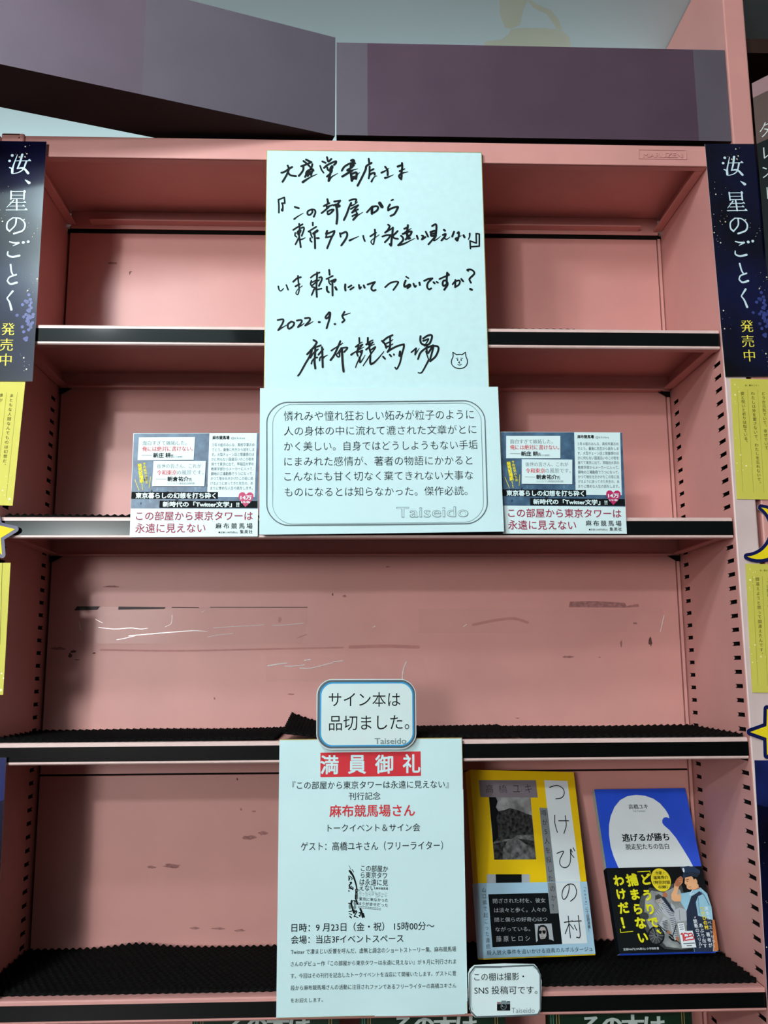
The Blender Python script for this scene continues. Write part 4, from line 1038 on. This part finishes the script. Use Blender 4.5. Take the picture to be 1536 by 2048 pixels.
# ------------------------------------------------------------------ leaning books
def book(name, c, thick, label, cover_m, spine_m, page_m, cover_fn, obi_m, obi_top, obi_bot, obi_fn):
    """c = front cover corners BL, BR, TR, TL in world coordinates"""
    BL, BR, TR, TL = [Vector((p[0], p[1], p[2] + Z0)) for p in c]
    U = (BR - BL).normalized(); V = (TL - BL); h = V.length; V.normalize(); w = (BR - BL).length
    N = U.cross(V).normalized(); o = (BL + BR + TR + TL) / 4
    root = empty(name, (BL + BR) / 2, label, 'book')
    def solid(nm, a0, a1, b0, b1, n0, n1, mats, bevel=0):
        m = MB(); m.box(a0, a1, b0, b1, n0, n1)
        me = bpy.data.meshes.new(nm); bmesh.ops.recalc_face_normals(m.bm, faces=m.bm.faces[:]); m.bm.to_mesh(me); m.bm.free()
        ob = link(nm, me, mats); ob.parent = root; ob.matrix_parent_inverse = root.matrix_world.inverted()
        ob.matrix_world = Matrix(((U.x, V.x, N.x, o.x), (U.y, V.y, N.y, o.y), (U.z, V.z, N.z, o.z), (0, 0, 0, 1)))
        if bevel:
            md = ob.modifiers.new('bevel', 'BEVEL'); md.width = bevel; md.segments = 2
        return ob
    solid('page_block', -w / 2 + 0.0012, w / 2 - 0.002, -h / 2 + 0.0015, h / 2 - 0.0015, -thick + 0.0008, -0.0008, [page_m])
    solid('spine', -w / 2, -w / 2 + 0.0010, -h / 2, h / 2, -thick, -0.0007, [spine_m], 0.0003)
    solid('back_cover', -w / 2 + 0.0010, w / 2, -h / 2, h / 2, -thick, -thick + 0.0007, [cover_m])
    s = Sheet(o, U, V, w, h); s.base(cover_m, cover_m, 0.0007); cover_fn(s); s.build('front_cover', root)
    q = Sheet(o, U, V, w, h); y1_, y0_ = q.L(*obi_top).y, q.L(*obi_bot).y; obi_h = y1_ - y0_; obi_y0 = y0_ + h / 2; q.bm.free()
    s = Sheet(o + V * (-h / 2 + obi_y0 + obi_h / 2) + N * 0.0009, U, V, w - 0.0002, obi_h)
    s.base(obi_m, obi_m, 0.0003); obi_fn(s)
    ob = s.build('paper_band', root)
    solid('band_spine', -w / 2 - 0.0006, -w / 2 - 0.0001, -h / 2 + obi_y0, -h / 2 + obi_y0 + obi_h, -thick, 0.0008, [obi_m])
    return root
YC = mat('yellow_cover', srgb(244, 206, 18), 0.35, 0.4, noise=0.05, nscale=20)
GREYC = mat('warm_grey_print', srgb(128, 122, 130), 0.4, 0.4, noise=0.05)
GREYD = mat('mid_grey_print', srgb(128, 136, 140), 0.4, 0.4, noise=0.05)
GREYL = mat('light_grey_print', srgb(176, 186, 192), 0.4, 0.4, noise=0.05)
PALEBLUE = mat('pale_blue_paper', srgb(172, 212, 234), 0.4, 0.4, noise=0.04)
TITLEW = mat('cool_white_print', srgb(226, 240, 244), 0.4, 0.4, noise=0.02)
BWHILL = mat('dark_hill_print', srgb(66, 68, 68), 0.4, 0.4, color2=srgb(8, 8, 8), nscale=260)
BWSKY = mat('cloud_print', srgb(165, 168, 170), 0.4, 0.4, color2=srgb(82, 84, 86), nscale=60)
BWROAD = mat('road_print', srgb(120, 124, 124), 0.4, 0.4, color2=srgb(50, 52, 52), nscale=160)
PAGES = mat('cream_pages', srgb(205, 215, 200), 0.8, 0.1, noise=0.12, nscale=400)
SKIN = mat('skin_print', srgb(232, 178, 130), 0.4, 0.4, noise=0.1, nscale=60)
SKIND = mat('dark_skin_print', srgb(178, 112, 78), 0.4, 0.4, noise=0.1, nscale=60)
SKING = mat('grey_skin_print', srgb(175, 172, 170), 0.4, 0.4, noise=0.08)
def yellow_cover(s):
    s.z(940, 1535, 260 / 1536)
    s.poly([(222, 340), (715, 352), (780, 1085), (285, 1090)], BWSKY, 1)
    s.poly([(315, 520), (400, 505), (470, 480), (560, 500), (660, 545), (728, 565), (752, 800), (560, 800), (480, 850), (270, 880), (262, 700)], BWHILL, 2)
    s.poly([(270, 880), (400, 850), (500, 840), (560, 800), (752, 795), (780, 1085), (285, 1090)], BWROAD, 2.5)
    s.poly([(560, 840), (640, 850), (752, 870), (765, 960), (680, 920)], BWHILL, 3)
    s.poly([(285, 1090), (275, 900), (440, 870), (390, 960), (385, 1088)], BWHILL, 3)
    s.poly([(222, 340), (300, 345), (325, 400), (305, 470), (335, 520), (310, 600), (330, 720), (330, 830), (272, 890)], INK, 3.5)
    s.poly([(102, 150), (776, 150), (800, 356), (120, 350)], GREYC, 4)
    for ch, a in (('高', (178, 205, 266, 302)), ('橋', (332, 205, 426, 300)), ('ユ', (498, 212, 582, 292)), ('キ', (642, 202, 722, 300))): s.text(ch, *a, INK, bold=-0.014, lay=6)
    s.poly([(197, 1262), (704, 1262), (706, 1380), (200, 1380)], GREYL, 2); s.poly([(302, 1262), (608, 1262), (610, 1380), (305, 1380)], INK, 3)
    s.poly([(875, 150), (1150, 160), (1312, 1400), (1008, 1400)], TITLEW, 3); s.poly([(818, 475), (912, 480), (1015, 1400), (915, 1400)], GREYD, 4)
    s.z(920, 1530, 280 / 1434)
    s.strokes('''915,230 990,210 1050,240 1065,290 1040,335 978,348;968,515 970,600 995,690;1008,572 1110,572;1075,520 1085,620 1062,702;990,905 1058,885 1024,960 1020,1010 1045,1045 1085,1050 1120,1015 1130,950 1128,868;1128,868 1140,915 1165,948;1132,862 1148,892;1156,848 1172,880''', INK, 9, 6)
    s.z(940, 1535, 260 / 1536)
    up = None
    for i, ch in enumerate('噂が5人を殺した'): s.char(ch, 870 + i * 11.5, 537 + i * 110.5, 72, INK, bold=-0.008, lay=6, up=Vector((-0.06, 1)).normalized())
def yellow_obi(s):
    s.z(940, 1750, 260 / 1536)
    s.poly([(1005, 88), (1296, 84), (1385, 806), (1090, 816)], TITLEW, 2); s.poly([(914, 90), (1008, 88), (1050, 452), (948, 455)], GREYD, 3)
    s.poly([(215, 228), (922, 211), (948, 455), (1050, 452), (1088, 816), (265, 854)], INK, 1.5)
    for t_, a, dy in (('閉ざされた村を、彼女', (266, 278, 886, 336), -8), ('は淡々と歩く。人々の', (282, 388, 896, 446), -8), ('間と僕らの好奇心はつ', (287, 502, 908, 556), -8), ('ながっている。', (297, 615, 706, 668), -5), ('藤 原 ヒ ロ シ', (305, 720, 704, 790), -8)):
        s.text(t_, *a, GREYL, dy=dy, lay=4)
    s.poly([(762, 580), (962, 573), (988, 782), (780, 796)], GREYL, 2.5)
    s.poly([(805, 790), (800, 700), (802, 630), (830, 592), (870, 588), (905, 612), (922, 680), (928, 760), (915, 785)], INK, 3)
    s.poly([(815, 650), (835, 612), (880, 615), (902, 660), (900, 720), (880, 760), (850, 775), (828, 750), (815, 700)], SKING, 4)
    s.poly([(778, 796), (800, 775), (840, 758), (900, 750), (965, 768), (988, 783)], INK, 5)
    s.disc(827, 676, 20, INK, 6, ry=19, n=12); s.disc(872, 674, 22, INK, 6, ry=20, n=12); s.stroke([(815, 664), (905, 660)], 7, INK, 6)
    s.stroke([(850, 690), (845, 715), (856, 718)], 4, GREYC, 6); s.stroke([(838, 742), (866, 738)], 8, GREYD, 6); s.stroke([(810, 605), (800, 700), (806, 775)], 14, INK, 6); s.stroke([(905, 640), (918, 700), (922, 765)], 18, INK, 6)
    for i, ch in enumerate('たのか？'): s.char(ch, 960 + i * 11, 45 + i * 108 + (8 if i else 0), 72, INK, bold=-0.008, lay=6, up=Vector((-0.06, 1)).normalized()) if i else None
    s.column('山口県で起こった連続', 163, 178, 213, 845, 58, INK, bold=-0.008)
    s.text('殺人放火事件を追いかける迫真のルポルタージュ', 195, 890, 1442, 948, INK, dy=-46, bold=-0.004)
    s.column('「note」にて話題沸騰！', 1348, 140, 1410, 655, 40, INK)
    s.z(920, 1530, 280 / 1434)
    s.strokes('''1114,1225 1114,1280 1090,1350 1058,1376 1042,1330 1060,1262 1110,1222 1165,1230 1190,1290 1178,1350 1130,1395;1065,1612 1150,1597;1105,1548 1128,1770;1114,1625 1075,1727;1122,1632 1160,1682;1148,1602 1240,1597;1208,1542 1228,1750 1190,1765;1168,1640 1192,1692''', INK, 9, 6)
def nearer(c, k):      # the measured corners, brought forward along the lines of sight until the book clears the back panel
    return [(-0.01116 + (x + 0.01116) * k, -0.94 + (y + 0.94) * k, z * k) for x, y, z in c]
yc = nearer([(0.1285, 0.0819, -0.2958), (0.2545, 0.1171, -0.3033), (0.2510, 0.1690, -0.1173), (0.1250, 0.1339, -0.1098)], 0.965)
book('leaning_book', yc, 0.014, 'yellow paperback with grey landscape photo and pale blue band, leaning at an angle', YC, YC, PAGES, yellow_cover, PALEBLUE, (1058, 1765), (1075, 1912.5), yellow_obi)

BLUEC = mat('blue_cover', srgb(40, 86, 222), 0.28, 0.45, noise=0.12, nscale=30)
LBLUE = mat('light_blue_print', srgb(148, 200, 222), 0.4, 0.4, noise=0.12, nscale=60)
VEST = mat('dark_navy_print', srgb(22, 42, 66), 0.4, 0.4, noise=0.3, nscale=60)
CAPB = mat('police_navy_print', srgb(28, 58, 92), 0.4, 0.4, noise=0.2, nscale=60)
GLOW = mat('smoky_grey_print', srgb(168, 174, 174), 0.4, 0.4, color2=srgb(110, 116, 116), nscale=50)
GLOWD = mat('dim_grey_print', srgb(82, 86, 86), 0.4, 0.4, color2=srgb(40, 42, 42), nscale=50)
LIME = mat('lime_yellow_print', srgb(228, 226, 26), 0.4, 0.4, noise=0.04)
OVAL = mat('yellow_oval_print', srgb(232, 214, 40), 0.4, 0.4, noise=0.04)
ORANGEP = mat('orange_print', srgb(200, 120, 62), 0.4, 0.4, noise=0.25, nscale=60)
def blue_cover(s):
    s.z(1180, 1560, 270 / 1494)
    s.poly([(320, 990), (315, 972), (262, 850), (228, 740), (210, 610), (210, 500), (228, 400), (270, 300), (330, 225), (410, 180), (510, 165), (610, 175), (700, 207), (775, 260), (835, 330), (868, 385), (878, 424),
            (845, 411), (815, 418), (798, 445), (800, 475), (818, 502), (880, 556), (950, 640), (1030, 765), (1100, 880), (1150, 975)], TITLEW, 2)
    s.text('高橋ユキ', 422, 270, 634, 326, INK, dy=-4, smear=0.012); s.text('Yuki Takahashi', 470, 334, 608, 354, DARKGREY, dy=-1)
    s.text('逃げるが勝ち', 348, 598, 862, 684, INK, dy=-12, bold=0.012, smear=0.016); s.text('脱走犯たちの告白', 388, 708, 864, 772, INK, dy=-6, bold=0.0, smear=0.014)
def blue_obi(s):
    s.z(1210, 1730, 230 / 1536)
    s.poly([(480, 420), (600, 300), (740, 330), (900, 250), (1010, 220), (1060, 400), (1060, 560), (1090, 700), (1100, 900), (1200, 1110), (1020, 1135), (800, 1120), (720, 1060), (560, 900), (480, 760), (440, 600)], GLOWD, 1)
    s.poly([(540, 450), (620, 340), (780, 370), (920, 300), (1000, 330), (1080, 560), (1090, 860), (1190, 1095), (1030, 1120), (820, 1090), (600, 860), (520, 680)], GLOW, 1.5)
    # bicycle wheel, frame, riders in striped suits
    s.disc(682, 945, 112, GLOWD, 2, n=28); ring = [(682 + 104 * math.cos(k * math.pi / 14), 945 + 118 * math.sin(k * math.pi / 14)) for k in range(28)]
    s.stroke(ring, 20, INK, 3, smooth=False, closed=True)
    for k in range(12): s.stroke([(682, 945), (682 + 98 * math.cos(k * math.pi / 6), 945 + 110 * math.sin(k * math.pi / 6))], 3, GREYL, 3)
    s.disc(682, 945, 12, INK, 4, n=10)
    s.strokes('w12 682,945 640,800 600,740;w12 640,800 760,850 900,950;w12 700,790 900,960 1000,1050;w12 900,960 950,800;w26 860,960 900,1000 960,1010', INK, 10, 4)
    s.poly([(700, 500), (760, 470), (830, 540), (920, 680), (860, 720), (770, 640)], GREYL, 4); s.poly([(780, 690), (850, 720), (760, 780), (830, 900), (800, 920), (720, 800)], GREYL, 4); s.poly([(860, 690), (930, 680), (940, 860), (980, 980), (930, 1010), (880, 850)], GREYL, 4)
    s.poly([(660, 660), (740, 560), (770, 590), (700, 690)], GREYL, 4)
    for k in range(9): s.stroke([(755 + k * 14, 520 + k * 20), (815 + k * 13, 490 + k * 23)], 6, VEST, 5)
    for k in range(8): s.stroke([(765 - (k > 3) * 10 + k * 6, 760 + k * 20), (830 + k * 2, 740 + k * 22)], 6, VEST, 5)
    for k in range(11): s.stroke([(866 + k * 7, 720 + k * 25), (932 + k * 4, 706 + k * 26)], 6, VEST, 5)
    for k in range(5): s.stroke([(672 + k * 18, 650 - k * 22), (700 + k * 18, 680 - k * 22)], 6, VEST, 5)
    s.disc(718, 470, 44, SKING, 5, ry=50, n=14); s.poly([(668, 470), (668, 410), (720, 390), (760, 420), (740, 445), (700, 460)], GLOWD, 6); s.disc(800, 400, 34, SKIND, 5, n=12); s.poly([(745, 430), (790, 420), (860, 520), (930, 640), (860, 600), (800, 500)], VEST, 3.5)
    s.strokes('w4 690,480 705,478;w4 722,472 738,470;w4 705,505 725,500', INK, 4, 7)
    s.poly([(930, 600), (1000, 570), (1085, 600), (1090, 740), (960, 760), (920, 690)], GREYL, 3); s.stroke([(990, 600), (1000, 740)], 8, GREYD, 4); s.poly([(880, 500), (935, 560), (930, 620), (880, 560)], GREYL, 4)
    s.disc(510 + 30, 680, 45, GLOWD, 3, n=14); s.disc(850, 900, 22, SKIND, 6, n=10); s.disc(965, 985, 20, SKIND, 6, ry=32, n=10)
    # saluting officer
    s.poly([(1010, 380), (1140, 360), (1180, 310), (1270, 300), (1360, 380), (1420, 560), (1440, 730), (1490, 1000), (1500, 1155), (1190, 1160), (1150, 900), (1090, 800), (1090, 620), (1010, 500)], LBLUE, 5)
    s.poly([(1150, 420), (1200, 390), (1260, 350), (1300, 390), (1240, 420), (1210, 500), (1240, 680), (1330, 700), (1440, 740), (1440, 1158), (1195, 1160), (1160, 930), (1095, 860), (1085, 620)], VEST, 6)
    s.strokes('w5 1150,520 1170,700 1165,860;w5 1240,430 1260,640;w8 1280,360 1330,420 1390,540', CAPB, 5, 7)
    s.poly([(1430, 720), (1460, 740), (1515, 1140), (1448, 1155)], ORANGEP, 7)
    s.poly([(1010, 395), (960, 395), (985, 290), (1030, 240), (1040, 180), (1010, 150), (960, 180), (925, 250), (915, 330), (880, 400), (885, 460), (920, 490), (1010, 490)], SKIN, 8)
    s.poly([(960, 180), (1015, 150), (1042, 185), (1020, 235), (985, 290), (935, 285), (930, 230)], SKIND, 9); s.strokes('w4 975,200 1010,190;w4 985,225 1020,215', SKIN, 4, 10)
    s.poly([(1065, 170), (1160, 150), (1200, 230), (1245, 260), (1250, 310), (1190, 330), (1120, 330), (1090, 310), (1085, 270), (1060, 250)], SKIN, 8); s.poly([(1190, 330), (1250, 300), (1275, 310), (1160, 345)], SKIND, 8.5)
    s.poly([(1150, 150), (1235, 130), (1262, 200), (1255, 270), (1235, 260), (1222, 200), (1190, 185)], INK, 9); s.disc(1208, 222, 22, SKIN, 10, ry=36, n=12)
    s.poly([(1000, 30), (1110, 15), (1190, 30), (1262, 72), (1268, 108), (1225, 165), (1160, 150), (1075, 160), (1040, 185), (1035, 130), (1050, 110)], CAPB, 9); s.poly([(1050, 110), (1150, 95), (1265, 108), (1225, 165), (1150, 148), (1070, 160)], VEST, 10); s.disc(1045, 70, 14, TITLEW, 10, ry=30, n=10)
    s.strokes('w7 1075,205 1110,192;w6 1085,222 1105,218;w4 1112,300 1142,292;w4 1085,255 1095,268', INK, 5, 11)
    s.stroke([(1165, 340), (1130, 400), (1180, 380)], 7, TITLEW, 7)
    # print
    s.disc(745, 200, 135, OVAL, 6, ry=148, n=36)
    for t_, a, dy in (('作家・', (668, 88, 782, 132), -3), ('道尾秀介', (640, 150, 836, 194), -6), ('（特別対談', (640, 212, 862, 262), -6), ('収録）', (705, 276, 828, 318), -3)): s.text(t_, *a, INK, dy=dy, bold=0.018, lay=8)
    U_ = Vector((-0.10, 1)).normalized()
    for ch, cx, cy, sz in (('ど', 540, 195, 150), ('う', 562, 405, 150), ('り', 600, 590, 150), ('で', 640, 770, 150), ('捕', 357, 203, 160), ('ま', 392, 395, 150), ('ら', 432, 590, 150), ('な', 468, 775, 160), ('い', 500, 970, 150), ('わ', 180, 210, 150), ('け', 212, 390, 145), ('だ', 245, 575, 155), ('！', 275, 770, 170)):
        s.char(ch, cx, cy, sz, LIME, bold=0.045, lay=12, up=U_)
    s.strokes('w9 432,94 595,84;w9 595,84 602,132;w9 200,858 206,905;w9 206,905 370,888;w34-14 700,880 740,915', LIME, 9, 12)
    s.poly([(965, 782), (1045, 776), (1070, 890), (985, 896)], TITLEW, 12); s.poly([(985, 893), (1165, 878), (1215, 1102), (1025, 1112)], TITLEW, 12)
    for i in range(3): s.stroke([(985 + i * 6, 806 + i * 28), (1035 + i * 6, 800 + i * 28)], 10, DARKGREY, 13)
    s.strokes('w16 1010,930 1030,922 1045,1015;w14 1062,1005 1050,920 1100,925 1112,960 1070,965;w14 1112,960 1160,945 1150,915 1100,925;w14 1070,965 1062,1008 1120,1000 1178,990 1165,950 1112,960', REDINK, 14, 14)
    for i in range(9): s.stroke([(1045 + i * 17, 1053 - i * 1), (1054 + i * 17, 1052 - i)], 12, DARKGREY, 14)
    for i in range(4): s.stroke([(1090 + i * 17, 1080 - i * 1), (1099 + i * 17, 1079 - i)], 12, DARKGREY, 14)
    s.column('異色のベストセラー', 1352, 585, 1455, 1085, 52, TITLEW, lay=13); s.column('つけびの村', 1292, 585, 1350, 835, 58, OVAL, bold=0.035, lay=13); s.column('著者が', 1372, 930, 1402, 1075, 58, TITLEW, lay=13, bold=0.01)
    s.column('あぶり出す', 1275, 810, 1332, 1080, 58, TITLEW, lay=13, bold=0.01); s.column('禁断のスリル', 1200, 755, 1268, 1055, 58, TITLEW, lay=13, bold=0.01); s.strokes('w5 1192,695 1192,712;w5 1202,693 1202,710;w5 1255,1095 1258,1108;w5 1266,1093 1269,1106', TITLEW, 5, 13)
    s.text('定価946円(10%税込) 小学館新書', 240, 1112, 716, 1150, TITLEW, dy=-16, lay=5)
bc = nearer([(0.2783, 0.1057, -0.2995), (0.3876, 0.1094, -0.2996), (0.3854, 0.1791, -0.1379), (0.2761, 0.1753, -0.1378)], 0.9745)
book('leaning_book', bc, 0.011, 'blue paperback with a white wave shape and black illustrated band, beside the side panel', BLUEC, PAGES, PAGES, blue_cover, INK, (1309, 1734.6), (1339, 1905), blue_obi)

# ------------------------------------------------------------------ dark green books on the shelf below, only their tops in view
GREENC = mat('dark_green_cover', srgb(14, 44, 26), 0.35, 0.4, noise=0.3, nscale=30)
GREENE = mat('pale_green_print', srgb(70, 130, 105), 0.4, 0.4, noise=0.1)
GOLDL = mat('gold_print', srgb(170, 140, 80), 0.4, 0.4, noise=0.1)
TITLEC = mat('pale_grey_title', srgb(190, 205, 200), 0.4, 0.4, noise=0.04)
yg = 0.030
def green_book(px, label):
    c = PY(px, 2060, yg)
    w_, h_, th_ = 0.142, Z0 - 0.3115 - TOPZ[6], 0.016
    zc = TOPZ[6] + h_ / 2 + 0.0006
    root = empty('hardback_book', (c.x, yg + th_ / 2, TOPZ[6] + 0.0006), label, 'book', 'dark green hardbacks on the shelf below')
    m = MB(); m.box(c.x - w_ / 2 + .003, c.x + w_ / 2 - .003, yg + .0022, yg + th_ - .0022, zc - h_ / 2 + .003, zc + h_ / 2 - .003); m.build('page_block', [PAGES], root)
    m = MB(); m.box(c.x - w_ / 2, c.x + w_ / 2, yg + th_ - .002, yg + th_, zc - h_ / 2, zc + h_ / 2); m.box(c.x - w_ / 2, c.x - w_ / 2 + .002, yg + .002, yg + th_ - .002, zc - h_ / 2, zc + h_ / 2); m.build('back_cover', [GREENC], root)
    s = Sheet((c.x, yg, zc), (1, 0, 0), (0, 0, 1), w_, h_); s.base(GREENC, GREENC, 0.0019); s.z(0, 0, 1)
    a, b_ = w_ / 2, h_ / 2
    for x in (-a + .0022, -a + .0045): s.polyL([(x - .0004, -b_), (x + .0004, -b_), (x + .0004, b_), (x - .0004, b_)], GREENE, 2)
    for x in (-.0632, -.0608, .0608, .0632): s.polyL([(x - .0003, -b_), (x + .0003, -b_), (x + .0003, b_), (x - .0003, b_)], GOLDL, 2)
    for i, ch in enumerate('その本は'): s.char(ch, px - 60 + i * 42, 2054, 50, TITLEC, bold=0.012, smear=0.02)
    s.build('front_cover', root)
    return root
green_book(532, 'top of dark green hardback under the left half of the event poster')
green_book(866, 'top of dark green hardback under the right half of the event poster and its notice')
green_book(1242, 'top of dark green hardback below the two leaning books')

bpy.data.objects.remove(_to)
